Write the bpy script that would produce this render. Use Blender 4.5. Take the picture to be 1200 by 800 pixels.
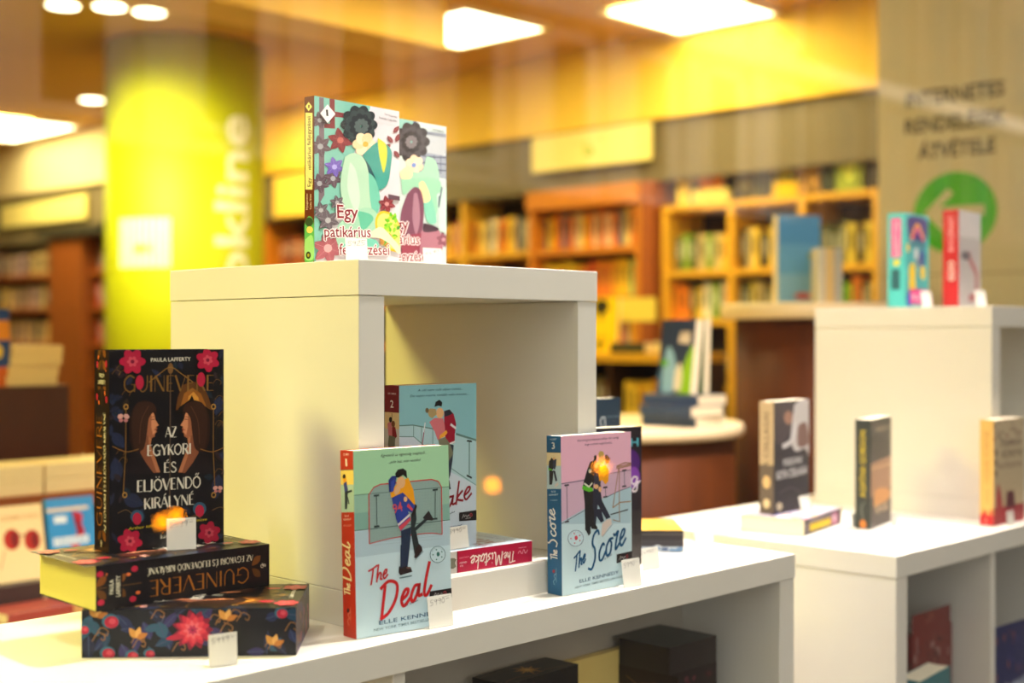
import bpy, bmesh, math, random
from mathutils import Matrix, Vector

for o in list(bpy.data.objects):
    bpy.data.objects.remove(o, do_unlink=True)
SC = bpy.context.scene
COL = SC.collection
R = math.radians
rnd = random.Random(7)

# ------------------------------------------------------------------ camera, sky, sun, lamps, exposure
cam = bpy.data.cameras.new('camera'); camo = bpy.data.objects.new('camera', cam); COL.objects.link(camo)
camo.location = (-0.9708, -1.1802, 0.3369)
camo.rotation_euler = (R(90), 0, -0.8031)
cam.sensor_width = 36; cam.lens = 46.8; cam.shift_y = -7.15 / 1200
cam.clip_start = 0.05; cam.clip_end = 200
cam.dof.use_dof = True; cam.dof.focus_distance = 1.62; cam.dof.aperture_fstop = 2.6
SC.camera = camo

def lin(c):
    return tuple(((v / 255 + .055) / 1.055) ** 2.4 if v > 10.3 else v / 255 / 12.92 for v in c)

world = bpy.data.worlds.new('world'); SC.world = world; world.use_nodes = True
wn = world.node_tree
bgn = wn.nodes['Background']; bgn.inputs[0].default_value = (1.0, 0.955, 0.91, 1); bgn.inputs[1].default_value = 1.45

def lamp(name, kind, loc, energy, color, size=.3, aim=None, **kw):
    l = bpy.data.lights.new(name, kind); l.energy = energy; l.color = color
    if kind == 'AREA': l.shape = 'SQUARE'; l.size = size
    elif kind in ('SPOT', 'POINT'): l.shadow_soft_size = size
    for k, v in kw.items(): setattr(l, k, v)
    o = bpy.data.objects.new(name, l); COL.objects.link(o); o.location = loc
    if aim is not None:
        o.rotation_euler = (Vector(aim) - Vector(loc)).to_track_quat('-Z', 'Y').to_euler()
    return o

lamp('sun', 'SUN', (0, 0, 12), 3.4, (1, .93, .84), aim=(.8, -6, 7), angle=R(1))
WARM = (1.0, .83, .36)
# spots of the window display
lamp('window_spot', 'SPOT', (.55, -.13, 1.78), 205, (1, .94, .87), .05, (.33, .03, 0), spot_size=R(85), spot_blend=.6)
lamp('window_spot', 'SPOT', (1.85, .0, 1.78), 270, (1, .88, .80), .05, (1.3, .15, 0), spot_size=R(95), spot_blend=.6)
lamp('window_spot', 'SPOT', (.85, .35, 1.78), 110, (1, .80, .80), .05, (1.55, .2, .2), spot_size=R(70), spot_blend=.6)
lamp('window_spot', 'SPOT', (-.75, .15, 1.78), 45, (1, .93, .70), .05, (-.25, .0, 0), spot_size=R(85), spot_blend=.6)
# ceiling lamps of the shop, some added to even the light on the bulkhead
lamp('shop_lamp', 'AREA', (-1.5, 1.3, 1.75), 95, (1, .88, .20), .8, (-.4, .6, .1))
for x, y, e in ((3.52, 3.52, 75), (3.75, 2.45, 60), (1.2, 3.4, 36), (2.6, 2.2, 40), (3.1, 7.6, 80), (3.6, 5.6, 50)):
    lamp('shop_lamp', 'AREA', (x, y, 1.83 if y > 2.3 else 1.8), e, WARM, .55, (x, y, 0))
# downlights washing the column
for x, y in ((1.60, 4.50), (1.75, 4.25), (1.95, 4.02)):
    lamp('column_spot', 'SPOT', (x, y, 1.80), 92, (1, .95, .50), .08, (2.85, 4.9, .22), spot_size=R(94), spot_blend=1.0)
SC.view_settings.view_transform = 'Standard'; SC.view_settings.look = 'None'
SC.view_settings.exposure = 0.0; SC.view_settings.gamma = 1.0
SC.view_settings.use_curve_mapping = False

# ------------------------------------------------------------------ materials
MATS = {}
def mat(key, col, rough=.5, noise=0.0, nscale=30, spec=.5, emit=None, es=0, metal=0, stretch=None, bump=0, coat=0):
    """plain procedural material: base colour with some grain, optional bump"""
    if key in MATS: return MATS[key]
    m = bpy.data.materials.new(key); m.use_nodes = True; nt = m.node_tree
    b = nt.nodes['Principled BSDF']
    c = lin(col)
    b.inputs['Base Color'].default_value = (*c, 1); b.inputs['Roughness'].default_value = rough
    b.inputs['Metallic'].default_value = metal; b.inputs['Specular IOR Level'].default_value = spec
    b.inputs['Coat Weight'].default_value = coat
    if emit is not None:
        b.inputs['Emission Color'].default_value = (*lin(emit), 1); b.inputs['Emission Strength'].default_value = es
    if noise:
        tc = nt.nodes.new('ShaderNodeTexCoord'); mp = nt.nodes.new('ShaderNodeMapping'); nz = nt.nodes.new('ShaderNodeTexNoise')
        if stretch: mp.inputs['Scale'].default_value = stretch
        nz.inputs['Scale'].default_value = nscale; nz.inputs['Detail'].default_value = 4
        mx = nt.nodes.new('ShaderNodeMix'); mx.data_type = 'RGBA'
        mx.inputs[6].default_value = (*[v * (1 - noise) for v in c], 1); mx.inputs[7].default_value = (*[min(1, v * (1 + noise)) for v in c], 1)
        nt.links.new(tc.outputs['Object'], mp.inputs[0]); nt.links.new(mp.outputs[0], nz.inputs['Vector'])
        nt.links.new(nz.outputs['Fac'], mx.inputs[0]); nt.links.new(mx.outputs[2], b.inputs['Base Color'])
        if bump:
            bp = nt.nodes.new('ShaderNodeBump'); bp.inputs['Strength'].default_value = bump; bp.inputs['Distance'].default_value = .002
            nt.links.new(nz.outputs['Fac'], bp.inputs['Height']); nt.links.new(bp.outputs[0], b.inputs['Normal'])
    MATS[key] = m
    return m

def print_mat(key, rough, coat=0.0):
    m = bpy.data.materials.new(key); m.use_nodes = True; nt = m.node_tree; b = nt.nodes['Principled BSDF']
    a = nt.nodes.new('ShaderNodeAttribute'); a.attribute_name = 'Ink'
    nt.links.new(a.outputs['Color'], b.inputs['Base Color']); b.inputs['Roughness'].default_value = rough
    b.inputs['Coat Weight'].default_value = coat; b.inputs['Coat Roughness'].default_value = .15
    b.inputs['Specular IOR Level'].default_value = .3
    MATS[key] = m; return m
INK = print_mat('ink_print', .42)
GLOSS = print_mat('ink_gloss', .34, .08)

WHITE = mat('white_laminate', (226, 222, 214), .42, .025, 9, .35, stretch=(1, 1, 3))
PAGES = mat('book_pages', (236, 228, 206), .85, .06, 900, .1, stretch=(.02, 1, .02))
CARDM = mat('card_paper', (238, 235, 228), .8, .02, 60)

def glass_mat():
    m = bpy.data.materials.new('shop_glass'); m.use_nodes = True; nt = m.node_tree
    nt.nodes.remove(nt.nodes['Principled BSDF'])
    out = nt.nodes['Material Output']
    t = nt.nodes.new('ShaderNodeBsdfTransparent'); t.inputs[0].default_value = (.975, .985, .975, 1)
    g = nt.nodes.new('ShaderNodeBsdfGlossy'); g.inputs['Roughness'].default_value = 0.0
    lw = nt.nodes.new('ShaderNodeLayerWeight'); lw.inputs['Blend'].default_value = .5
    pw = nt.nodes.new('ShaderNodeMath'); pw.operation = 'POWER'; pw.inputs[1].default_value = 5
    ml = nt.nodes.new('ShaderNodeMath'); ml.operation = 'MULTIPLY_ADD'; ml.inputs[1].default_value = .96; ml.inputs[2].default_value = .04
    mx = nt.nodes.new('ShaderNodeMixShader')
    nt.links.new(lw.outputs['Facing'], pw.inputs[0]); nt.links.new(pw.outputs[0], ml.inputs[0]); nt.links.new(ml.outputs[0], mx.inputs[0])
    nt.links.new(t.outputs[0], mx.inputs[1]); nt.links.new(g.outputs[0], mx.inputs[2]); nt.links.new(mx.outputs[0], out.inputs[0])
    return m

# ------------------------------------------------------------------ mesh helpers
def link(name, me, parent=None, loc=None):
    o = bpy.data.objects.new(name, me); COL.objects.link(o)
    if parent is not None: o.parent = parent
    if loc is not None: o.location = loc
    return o

class MB:
    """collects boxes, prisms and tubes; build() links them as ONE mesh object"""
    def __init__(s): s.v = []; s.f = []; s.mi = []; s.mats = []
    def slot(s, m):
        if m not in s.mats: s.mats.append(m)
        return s.mats.index(m)
    def add(s, vs, fs, m):
        n = len(s.v); i = s.slot(m); s.v += [tuple(v) for v in vs]
        for f in fs: s.f.append([n + k for k in f]); s.mi.append(i)
        return s
    def box(s, x0, x1, y0, y1, z0, z1, m):
        vs = [(x, y, z) for z in (z0, z1) for y in (y0, y1) for x in (x0, x1)]
        return s.add(vs, [(0, 2, 3, 1), (4, 5, 7, 6), (0, 1, 5, 4), (2, 6, 7, 3), (0, 4, 6, 2), (1, 3, 7, 5)], m)
    def prism(s, pts, z0, z1, m):
        n = len(pts); vs = [(x, y, z0) for x, y in pts] + [(x, y, z1) for x, y in pts]
        fs = [list(range(n - 1, -1, -1)), list(range(n, 2 * n))] + [(i, (i + 1) % n, n + (i + 1) % n, n + i) for i in range(n)]
        return s.add(vs, fs, m)
    def lathe(s, prof, m, n=48, c=(0, 0)):
        vs = []; fs = []
        for r, z in prof:
            vs += [(c[0] + r * math.cos(2 * math.pi * k / n), c[1] + r * math.sin(2 * math.pi * k / n), z) for k in range(n)]
        for i in range(len(prof) - 1):
            fs += [(i * n + k, i * n + (k + 1) % n, (i + 1) * n + (k + 1) % n, (i + 1) * n + k) for k in range(n)]
        fs += [list(range(n - 1, -1, -1)), [(len(prof) - 1) * n + k for k in range(n)]]
        return s.add(vs, fs, m)
    def build(s, name, parent=None, loc=None, bevel=0, smooth=False):
        me = bpy.data.meshes.new(name); me.from_pydata(s.v, [], s.f)
        for m in s.mats: me.materials.append(m)
        me.polygons.foreach_set('material_index', s.mi)
        if smooth: me.polygons.foreach_set('use_smooth', [True] * len(s.f))
        me.update()
        o = link(name, me, parent, loc)
        if bevel:
            b = o.modifiers.new('bevel', 'BEVEL'); b.width = bevel; b.segments = 2; b.limit_method = 'ANGLE'
        return o

def tag(o, label=None, cat=None, group=None, kind=None):
    if label: o['label'] = label
    if cat: o['category'] = cat
    if group: o['group'] = group
    if kind: o['kind'] = kind
    return o

def empty(name, loc, label, cat, group=None, rz=0):
    o = bpy.data.objects.new(name, None); COL.objects.link(o); o.location = loc; o.rotation_euler = (0, 0, rz)
    o.empty_display_size = .05
    return tag(o, label, cat, group)

def struct(name, mb, parent=None, bevel=0):
    o = mb.build(name, parent, bevel=bevel)
    if parent is None: o['kind'] = 'structure'
    return o

# ------------------------------------------------------------------ printed artwork (flat ink on a face)
_tx = {}
def text_shape(s, bold=.012):
    """vertices and faces of a line of type, cap height 1"""
    key = s; s = (s, bold)
    if s not in _tx:
        cu = bpy.data.curves.new('type', 'FONT'); cu.body = key; cu.resolution_u = 2; cu.offset = bold
        ob = bpy.data.objects.new('type', cu)
        me = bpy.data.meshes.new_from_object(ob)
        vs = [(v.co.x, v.co.y) for v in me.vertices]; fs = [list(p.vertices) for p in me.polygons]
        bpy.data.objects.remove(ob); bpy.data.curves.remove(cu); bpy.data.meshes.remove(me)
        x0 = min(v[0] for v in vs); x1 = max(v[0] for v in vs)
        _tx[s] = ([((x - x0) / (x1 - x0), y / .70) for x, y in vs], fs)
    return _tx[s]

def spline(p, n=6):
    if len(p) < 3: return p
    out = []
    for i in range(len(p) - 1):
        a = p[max(i - 1, 0)]; b = p[i]; c = p[i + 1]; d = p[min(i + 2, len(p) - 1)]
        for k in range(n):
            t = k / n
            out.append(tuple(.5 * (2 * b[j] + (c[j] - a[j]) * t + (2 * a[j] - 5 * b[j] + 4 * c[j] - d[j]) * t * t
                                   + (3 * b[j] - a[j] - 3 * c[j] + d[j]) * t ** 3) for j in (0, 1)))
    return out + [p[-1]]

HAND = {'T': (1.15, [[(0, 1.85), (.6, 1.9), (1.25, 2.05)], [(.68, 1.95), (.6, 1), (.42, 0)]]),
 'h': (.85, [[(.25, 2.1), (.12, 1), (.05, 0)], [(.1, .45), (.4, .98), (.62, .8), (.56, .2), (.82, .1)]]),
 'e': (.72, [[(.05, .45), (.45, .65), (.55, .95), (.3, 1), (.06, .5), (.25, .02), (.72, .35)]]),
 'D': (1.45, [[(.3, 1.95), (.2, 1), (.1, 0)], [(-.05, 1.85), (.55, 2.1), (1.15, 1.65), (1.1, .8), (.6, .1), (.0, -.08)]]),
 'a': (.88, [[(.62, .9), (.3, .95), (.05, .4), (.2, 0), (.5, .4), (.66, .98), (.6, .25), (.9, .2)]]),
 'l': (.6, [[(.5, 2.1), (.25, 1), (.15, .2), (.35, 0), (.7, .5)]]),
 'S': (1.0, [[(1.0, 1.75), (.85, 2.1), (.45, 1.95), (.35, 1.45), (.6, 1.0), (.65, .4), (.35, -.15), (-.05, .05)]]),
 'c': (.72, [[(.6, .8), (.42, 1), (.1, .6), (.12, .1), (.4, 0), (.75, .4)]]),
 'o': (.75, [[(.4, 1), (.08, .6), (.15, .05), (.5, .1), (.6, .65), (.38, .98), (.8, .9)]]),
 'r': (.68, [[(.05, 1.2), (.2, 1.0), (.52, 1.15), (.35, .6), (.3, .05), (.7, .3)]]),
 'M': (1.5, [[(0, 0), (.3, 1.9), (.6, .5), (1.05, 1.9), (1.15, .2), (1.4, .1)]]),
 'i': (.42, [[(.15, .95), (.1, .1), (.4, .2)], [(.2, 1.4), (.24, 1.45)]]),
 's': (.52, [[(.5, .95), (.15, .75), (.42, .35), (.08, 0)]]),
 't': (.52, [[(.3, 1.7), (.17, .5), (.2, 0), (.5, .2)], [(-.05, 1.1), (.55, 1.22)]]),
 'k': (.7, [[(.25, 2), (.05, 0)], [(.6, 1), (.12, .5), (.7, .05)]]),
 'n': (.8, [[(.1, 1), (.05, 0)], [(.08, .5), (.4, 1), (.6, .8), (.55, .15), (.8, .15)]]),
 'g': (.8, [[(.6, .9), (.3, 1), (.06, .5), (.3, .1), (.6, .6), (.62, .9), (.5, -.6), (.1, -.7), (.3, -.2), (.9, .4)]]),
 'w': (1.0, [[(0, 1), (.2, 0), (.5, .8), (.7, 0), (1, 1)]]),
 '5': (.7, [[(.6, 1.4), (.15, 1.4), (.1, .8), (.5, .8), (.5, .2), (.05, .05)]]), '9': (.7, [[(.55, 1.1), (.3, 1.4), (.08, 1.0), (.4, .8), (.55, 1.2), (.45, 0)]]),
 '0': (.7, [[(.35, 1.4), (.06, .8), (.3, 0), (.58, .6), (.35, 1.4)]]), '7': (.7, [[(.05, 1.4), (.6, 1.4), (.25, 0)]]),
 '4': (.7, [[(.3, 1.4), (.05, .5), (.6, .5)], [(.45, .9), (.4, 0)]]), '3': (.7, [[(.1, 1.3), (.5, 1.3), (.25, .75), (.55, .4), (.05, 0)]]),
 '2': (.7, [[(.08, 1.1), (.4, 1.4), (.5, 1), (.05, .05), (.6, .05)]]), '6': (.7, [[(.5, 1.4), (.1, .6), (.3, 0), (.55, .4), (.15, .6)]]),
 '8': (.7, [[(.5, 1.2), (.15, 1.2), (.5, .4), (.25, 0), (.1, .4), (.5, 1.2)]]), '-': (.8, [[(.1, .9), (.7, .95)]]), ' ': (.5, [])}
a_, b_ = .15, .045
DIDO = {'A': (.66, [(b_, [(0, 0), (.3, 1)]), (a_, [(.3, 1), (.6, 0)]), (b_, [(.1, .33), (.5, .33)])]),
 'Z': (.58, [(b_, [(.02, 1), (.5, 1)]), (a_, [(.46, .97), (.05, .03)]), (b_, [(0, 0), (.52, 0)])]),
 'E': (.54, [(a_, [(.1, 0), (.1, 1)]), (b_, [(.1, .98), (.46, .98)]), (b_, [(.1, .5), (.38, .5)]), (b_, [(.1, .02), (.47, .02)])]),
 'G': (.76, [(.11, [(.62, .84), (.36, 1), (.1, .75), (.06, .5), (.1, .22), (.36, 0), (.62, .16)]), (.1, [(.62, .0), (.62, .45)]), (b_, [(.42, .45), (.72, .45)])]),
 'Y': (.6, [(a_, [(.02, 1), (.3, .45)]), (b_, [(.58, 1), (.3, .45)]), (a_, [(.3, .48), (.3, 0)])]),
 'K': (.62, [(a_, [(.1, 0), (.1, 1)]), (b_, [(.54, 1), (.14, .42)]), (a_, [(.22, .55), (.56, 0)])]),
 'O': (.76, [(.1, [(.36, 1), (.1, .78), (.06, .5), (.1, .22), (.36, 0), (.6, .22), (.66, .5), (.6, .78), (.36, 1)])]),
 'R': (.62, [(a_, [(.1, 0), (.1, 1)]), (.07, [(.1, .98), (.4, .96), (.5, .75), (.4, .53), (.1, .5)]), (a_, [(.3, .5), (.57, 0)])]),
 'I': (.26, [(a_, [(.12, 0), (.12, 1)])]),
 'S': (.5, [(.1, [(.42, .82), (.25, 1), (.08, .8), (.2, .56), (.4, .38), (.4, .12), (.2, 0), (.03, .16)])]),
 'L': (.52, [(a_, [(.1, 0), (.1, 1)]), (b_, [(.1, .02), (.48, .02)])]),
 'J': (.36, [(a_, [(.2, 1), (.2, .2)]), (.08, [(.2, .25), (.14, .02), (-.06, 0)])]),
 'V': (.66, [(a_, [(.02, 1), (.32, 0)]), (b_, [(.32, 0), (.62, 1)])]),
 'N': (.7, [(b_, [(.08, 0), (.08, 1)]), (a_, [(.1, .98), (.58, .02)]), (b_, [(.6, 0), (.6, 1)])]),
 'D': (.7, [(a_, [(.1, 0), (.1, 1)]), (.08, [(.1, .98), (.42, .93), (.62, .5), (.42, .07), (.1, .02)])]),
 'U': (.68, [(a_, [(.1, 1), (.1, .3)]), (.08, [(.1, .3), (.3, 0), (.55, .25), (.58, 1)])]), ' ': (.35, [])}
ACC = {'É': ('E', 1), 'Á': ('A', 1), 'Ö': ('O', 2), 'Ő': ('O', 3)}

class Ink:
    """flat printed shapes in millimetres on a face w x h; a later shape lies over an earlier one.
    trace() takes the four corners of the face in the drawing one works from, so shapes can be given in its coordinates"""
    STEP = 6e-6
    def __init__(s, w, h, bg=None):
        s.w = w; s.h = h; s.V = []; s.F = []; s.C = []; s.d = 4e-5; s.H = None
        if bg: s.rect(0, 0, w, h, bg)
    def trace(s, TL, TR, BR, BL, ox=0, oy=0, k=1):
        # bilinear-free homography: drawing -> millimetres
        import numpy as np
        A = []; B = []
        for (x, y), (u, v) in zip((TL, TR, BR, BL), ((0, s.h), (s.w, s.h), (s.w, 0), (0, 0))):
            A += [[x, y, 1, 0, 0, 0, -u * x, -u * y], [0, 0, 0, x, y, 1, -v * x, -v * y]]; B += [u, v]
        h = np.linalg.solve(np.array(A, float), np.array(B, float)); s.H = [float(q) for q in h] + [1.0]
        return s.crop(ox, oy, k)
    def crop(s, ox, oy, k): s.o = (ox, oy, k); return s
    def m(s, p):
        if s.H is None: return p
        x = s.o[0] + p[0] / s.o[2]; y = s.o[1] + p[1] / s.o[2]; h = s.H; q = h[6] * x + h[7] * y + 1
        return ((h[0] * x + h[1] * y + h[2]) / q, (h[3] * x + h[4] * y + h[5]) / q)
    def clip(s, p): return (min(max(p[0], 0), s.w), min(max(p[1], 0), s.h))
    def raw(s, pts, faces, col):
        n = len(s.V); s.d += s.STEP
        s.V += [(*s.clip(p), s.d) for p in pts]
        for f in faces: s.F.append([n + i for i in f]); s.C.append(col)
    def rect(s, x, y, w, h, col): s.raw([(x, y), (x + w, y), (x + w, y + h), (x, y + h)], [(0, 1, 2, 3)], col)
    def poly(s, pts, col, smooth=False):
        P = [s.m(p) for p in pts]
        if smooth: P = spline(P + [P[0]], 5)[:-1]
        s.raw(P, [list(range(len(P)))], col)
    def oval(s, c, rx, ry, col, rot=0, n=20):
        cx, cy = c; cr, sr = math.cos(rot), math.sin(rot)
        s.poly([(cx + rx * math.cos(t) * cr - ry * math.sin(t) * sr, cy + rx * math.cos(t) * sr + ry * math.sin(t) * cr)
                for t in [2 * math.pi * i / n for i in range(n)]], col)
    def _stroke(s, P, wd, col):
        V = []; F = []
        for i, (x, y) in enumerate(P):
            a = P[max(i - 1, 0)]; b = P[min(i + 1, len(P) - 1)]
            dx, dy = b[0] - a[0], b[1] - a[1]; L = math.hypot(dx, dy) or 1
            w = wd[min(int(i * len(wd) / len(P)), len(wd) - 1)] if isinstance(wd, (list, tuple)) else wd
            V += [(x - dy / L * w / 2, y + dx / L * w / 2), (x + dy / L * w / 2, y - dx / L * w / 2)]
            if i: F.append((2 * i - 2, 2 * i - 1, 2 * i + 1, 2 * i))
        s.raw(V, F, col)
    def line(s, pts, wd, col, smooth=False):
        P = [s.m(p) for p in pts]
        s._stroke(spline(P) if smooth else P, wd, col)
    def base(s, A, B):
        A, B = s.m(A), s.m(B); L = math.hypot(B[0] - A[0], B[1] - A[1])
        return A, ((B[0] - A[0]) / L, (B[1] - A[1]) / L), L
    def text(s, t, A, B, h, col, shear=0, bold=.012):
        A, (cx, cy), L = s.base(A, B); vs, fs = text_shape(t, bold)
        s.raw([(A[0] + (x * L + y * h * shear) * cx - y * h * cy, A[1] + (x * L + y * h * shear) * cy + y * h * cx) for x, y in vs], fs, col)
    def hand(s, t, A, B, h, wd, col, shear=0, up=None):
        A, (cx, cy), L = s.base(A, B); ux, uy = up or (-cy + shear * cx, cx + shear * cy); tot = sum(HAND[c][0] for c in t); k = L / tot; x0 = 0
        for c in t:
            for st in HAND[c][1]:
                P = [(A[0] + (x0 + x) * k * cx + y * h * ux, A[1] + (x0 + x) * k * cy + y * h * uy) for x, y in st]
                s._stroke(spline(P), wd, col)
            x0 += HAND[c][0]
    def dido(s, t, A, B, h, col, bold=1):
        A, (cx, cy), L = s.base(A, B); q = [ACC.get(c, (c, 0)) for c in t]; tot = sum(DIDO[c][0] for c, _ in q); k = L / tot; x0 = 0
        def put(x, y): return (A[0] + (x0 + x) * k * cx - y * h * cy, A[1] + (x0 + x) * k * cy + y * h * cx)
        for c, ac in q:
            for w, st in DIDO[c][1]:
                P = [put(*p) for p in st]
                s._stroke(spline(P) if len(P) > 2 else P, w * min(k, h) * bold, col)
            mid = DIDO[c][0] / 2 - .04
            if ac == 1: s._stroke([put(mid, 1.1), put(mid + .16, 1.28)], .08 * h, col)
            if ac == 2:
                for e in (-.12, .12): s._stroke([put(mid + e - .04, 1.17), put(mid + e + .04, 1.17)], .09 * h, col)
            if ac == 3:
                for e in (-.1, .08): s._stroke([put(mid + e, 1.1), put(mid + e + .12, 1.28)], .07 * h, col)
            x0 += DIDO[c][0]
    def flower(s, c, r, cols, n=6, ph=0.0):
        """a round blossom: two rings of petals in given colours (mm when no trace is set)"""
        for ring, (k, col) in enumerate(zip((1, .72, .42), cols)):
            for i in range(n):
                t = ph + ring * .5 + 2 * math.pi * i / n
                s.oval((c[0] + r * k * .55 * math.cos(t), c[1] + r * k * .55 * math.sin(t)), r * k * .5, r * k * .36, col, t, 10)
    def leaf(s, c, L, w, ang, col, vein=None):
        ca, sa = math.cos(ang), math.sin(ang)
        P = [(0, 0), (.25, .42), (.55, .5), (.85, .25), (1, 0), (.85, -.25), (.55, -.5), (.25, -.42)]
        s.poly([(c[0] + x * L * ca - y * w * sa, c[1] + x * L * sa + y * w * ca) for x, y in P], col, True)
        if vein: s.line([c, (c[0] + L * ca, c[1] + L * sa)], w * .08 if s.H is None else .25, vein)
    def build(s, name, frame, parent, m=None, label=None):
        me = bpy.data.meshes.new(name)
        me.from_pydata([frame(u / 1000, v / 1000, d) for u, v, d in s.V], [], s.F)
        at = me.color_attributes.new('Ink', 'FLOAT_COLOR', 'CORNER'); buf = []
        for f, c in zip(s.F, s.C): buf += [*lin(c), 1.0] * len(f)
        at.data.foreach_set('color', buf)
        me.materials.append(m or INK); me.update()
        o = link(name, me, parent)
        if label: o['label'] = label
        return o

# ------------------------------------------------------------------ a paperback: cover wrap, page block, printed faces
def front(w, h, t): return lambda u, v, d: (u, -d, v)
def spine(w, h, t): return lambda u, v, d: (-d, t - u, v)
def fore(w, h, t): return lambda u, v, d: (w + d, u, v)
def head(w, h, t): return lambda u, v, d: (u, v, h + d)

def book(label, w, h, t, cover, pages=None, prints=(), group=None, name='paperback_book', gloss=False, curve=0.0):
    """spine corner at the origin, front cover towards -Y, spine towards -X; prints: (name, frame, ink)"""
    e = empty(name, (0, 0, 0), label, 'book', group)
    cm = mat('cover_%02x%02x%02x' % tuple(cover), cover, .4, .03, 40)
    c = .0005
    mb = MB()
    prof = [(w, 0), (.0012, 0), (0, .0012), (0, t - .0012), (.0012, t), (w, t), (w, t - c), (.0016, t - c), (c, t - .0018), (c, .0018), (.0016, c), (w, c)]
    n = len(prof)
    vs = [(x, y, 0) for x, y in prof] + [(x, y, h) for x, y in prof]
    fs = [(i, (i + 1) % n, n + (i + 1) % n, n + i) for i in range(n)]
    caps = [(0, 1, 10, 11), (1, 2, 9, 10), (2, 3, 8, 9), (3, 4, 7, 8), (4, 5, 6, 7)]
    fs += [f for f in caps] + [[n + i for i in reversed(f)] for f in caps]
    mb.add(vs, fs, cm); mb.build('cover', e)
    pg = MB()
    if curve:
        k = 6
        prof = [(w - .0008 - curve * (1 - (2 * i / k - 1) ** 2), c * 1.05 + (t - 2.1 * c) * i / k) for i in range(k + 1)] + [(c * 1.2, t - c * 1.05), (c * 1.2, c * 1.05)]
        pg.prism(prof, .0004, h - .0006, pages or PAGES)
    else:
        pg.box(c * 1.2, w - .0006, c * 1.05, t - c * 1.05, .0004, h - .0006, pages or PAGES)
    pg.build('page_block', e)
    for nm, fr, ink in prints: ink.build(nm, fr(w, h, t), e, GLOSS if gloss else INK)
    return e

def stand(e, x, y, z, ang, lean=0):
    e.matrix_world = Matrix.Translation((x, y, z)) @ Matrix.Rotation(R(ang), 4, 'Z') @ Matrix.Rotation(-R(lean), 4, 'X')
    return e

def lie(e, x, y, z, ang, t, side='spine', up='front', w=0, h=0):
    """lay a book flat, front cover up; (x,y) is the near left corner, the side named faces the viewer"""
    a = R(ang); r = Vector((math.cos(a), math.sin(a), 0)); s = Vector((math.sin(a), -math.cos(a), 0)); k = Vector((0, 0, 1))
    if side == 'spine': X, Y, Z = -s, -k, -r; o = Vector((x, y, z + t)) + r * h
    elif side == 'fore': X, Y, Z = s, -k, r; o = Vector((x, y, z + t)) - s * w
    elif side == 'foot': X, Y, Z = r, -k, -s; o = Vector((x, y, z + t)) - s * 0; Z = -s
    M = Matrix((X, Y, Z)).transposed().to_4x4(); M.translation = o
    e.matrix_world = M
    return e

# ------------------------------------------------------------------ the shop: floor, walls, ceiling, window
FZ, CZ = -.78, 1.85
FLOOR = mat('floor_tiles', (150, 128, 100), .45, .1, 6)
CEIL = mat('ceiling_lamp_tint', (204, 156, 46), .8, .05, 3)  # pale ceiling with the lamps' yellow put into its colour
YWALL = mat('lamp_yellow_wall', (246, 202, 62), .75, .04, 3)  # cream wall colour carrying the warm lamp light as yellow
CREAM = mat('cream_wall', (238, 214, 150), .8, .03, 3)
GREYH = mat('grey_header', (112, 98, 66), .6, .12, 2.5)
DARKW = mat('dark_shaded_wood', (50, 24, 9), .5, .35, 5, stretch=(6, 6, .6))  # dark wood, deepened to carry the shelf shadow on bookcase backs
WOOD = mat('brown_wood', (150, 76, 20), .5, .22, 5, stretch=(5, 5, .5))
OAK = mat('yellow_oak', (222, 166, 38), .5, .15, 5, stretch=(5, 5, .6))
OAKED = mat('orange_wood', (204, 124, 26), .5, .15, 5, stretch=(5, 5, .6))
struct('floor', MB().box(-4, 6.2, -.28, 11.5, FZ - .1, FZ, FLOOR))
struct('ceiling', MB().box(-4, 6.2, -.28, 11.5, CZ, CZ + .15, CEIL))
struct('wall_back', MB().box(-4, 6.2, 11.3, 11.5, FZ, CZ, CREAM))
struct('wall_left', MB().box(-4, -3.8, -.28, 11.3, FZ, CZ, YWALL))
wr = MB().box(4.72, 4.9, -.1, 6.9, FZ, CZ, DARKW).box(4.15, 4.9, 6.9, 11.3, FZ, CZ, DARKW)
struct('wall_right', wr)
struct('trim_1', MB().box(4.36, 4.72, -.1, 6.9, 1.43, CZ, YWALL))          # bulkhead above the bookcases, coloured with lamp yellow
struct('trim_2', MB().box(3.82, 4.15, 6.9, 11.3, 1.43, CZ, CREAM))
struct('trim_3', MB().box(4.40, 4.72, 1.0, 6.9, 1.12, 1.43, GREYH))        # grey header under it
struct('trim_4', MB().box(3.86, 4.15, 6.9, 11.3, 1.05, 1.43, GREYH))
struct('trim_5', MB().box(1.3, 3.05, 3.10, 3.40, 1.60, CZ, mat('soffit_paint', (240, 196, 96), .8, .03, 3)))
# shop front: glass pane in a slim frame, upper storeys above it added unseen to block the sun
ALU = mat('grey_metal', (120, 118, 112), .4, metal=.7)
win = MB().box(-3.9, 6.1, -.262, -.25, FZ + .3, CZ - .02, glass_mat())
tag(win.build('window_1'), kind='structure')
struct('trim_6', MB().box(-4, 6.2, -.29, -.22, FZ - .1, FZ + .3, ALU).box(-4, 6.2, -.29, -.22, CZ - .02, CZ + .2, ALU)
       .box(-4, -3.9, -.29, -.22, FZ, CZ, ALU).box(6.1, 6.2, -.29, -.22, FZ, CZ, ALU))
struct('wall_sun_block', MB().box(-12, 14, -.35, 11.5, CZ + .15, 13, CREAM))  # unseen mass over the shop, added to keep the sun out
struct('ground', MB().box(-30, 60, -30, -.29, FZ - .5, FZ - .35, mat('asphalt', (58, 57, 56), .9, .2, 8)))

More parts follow.
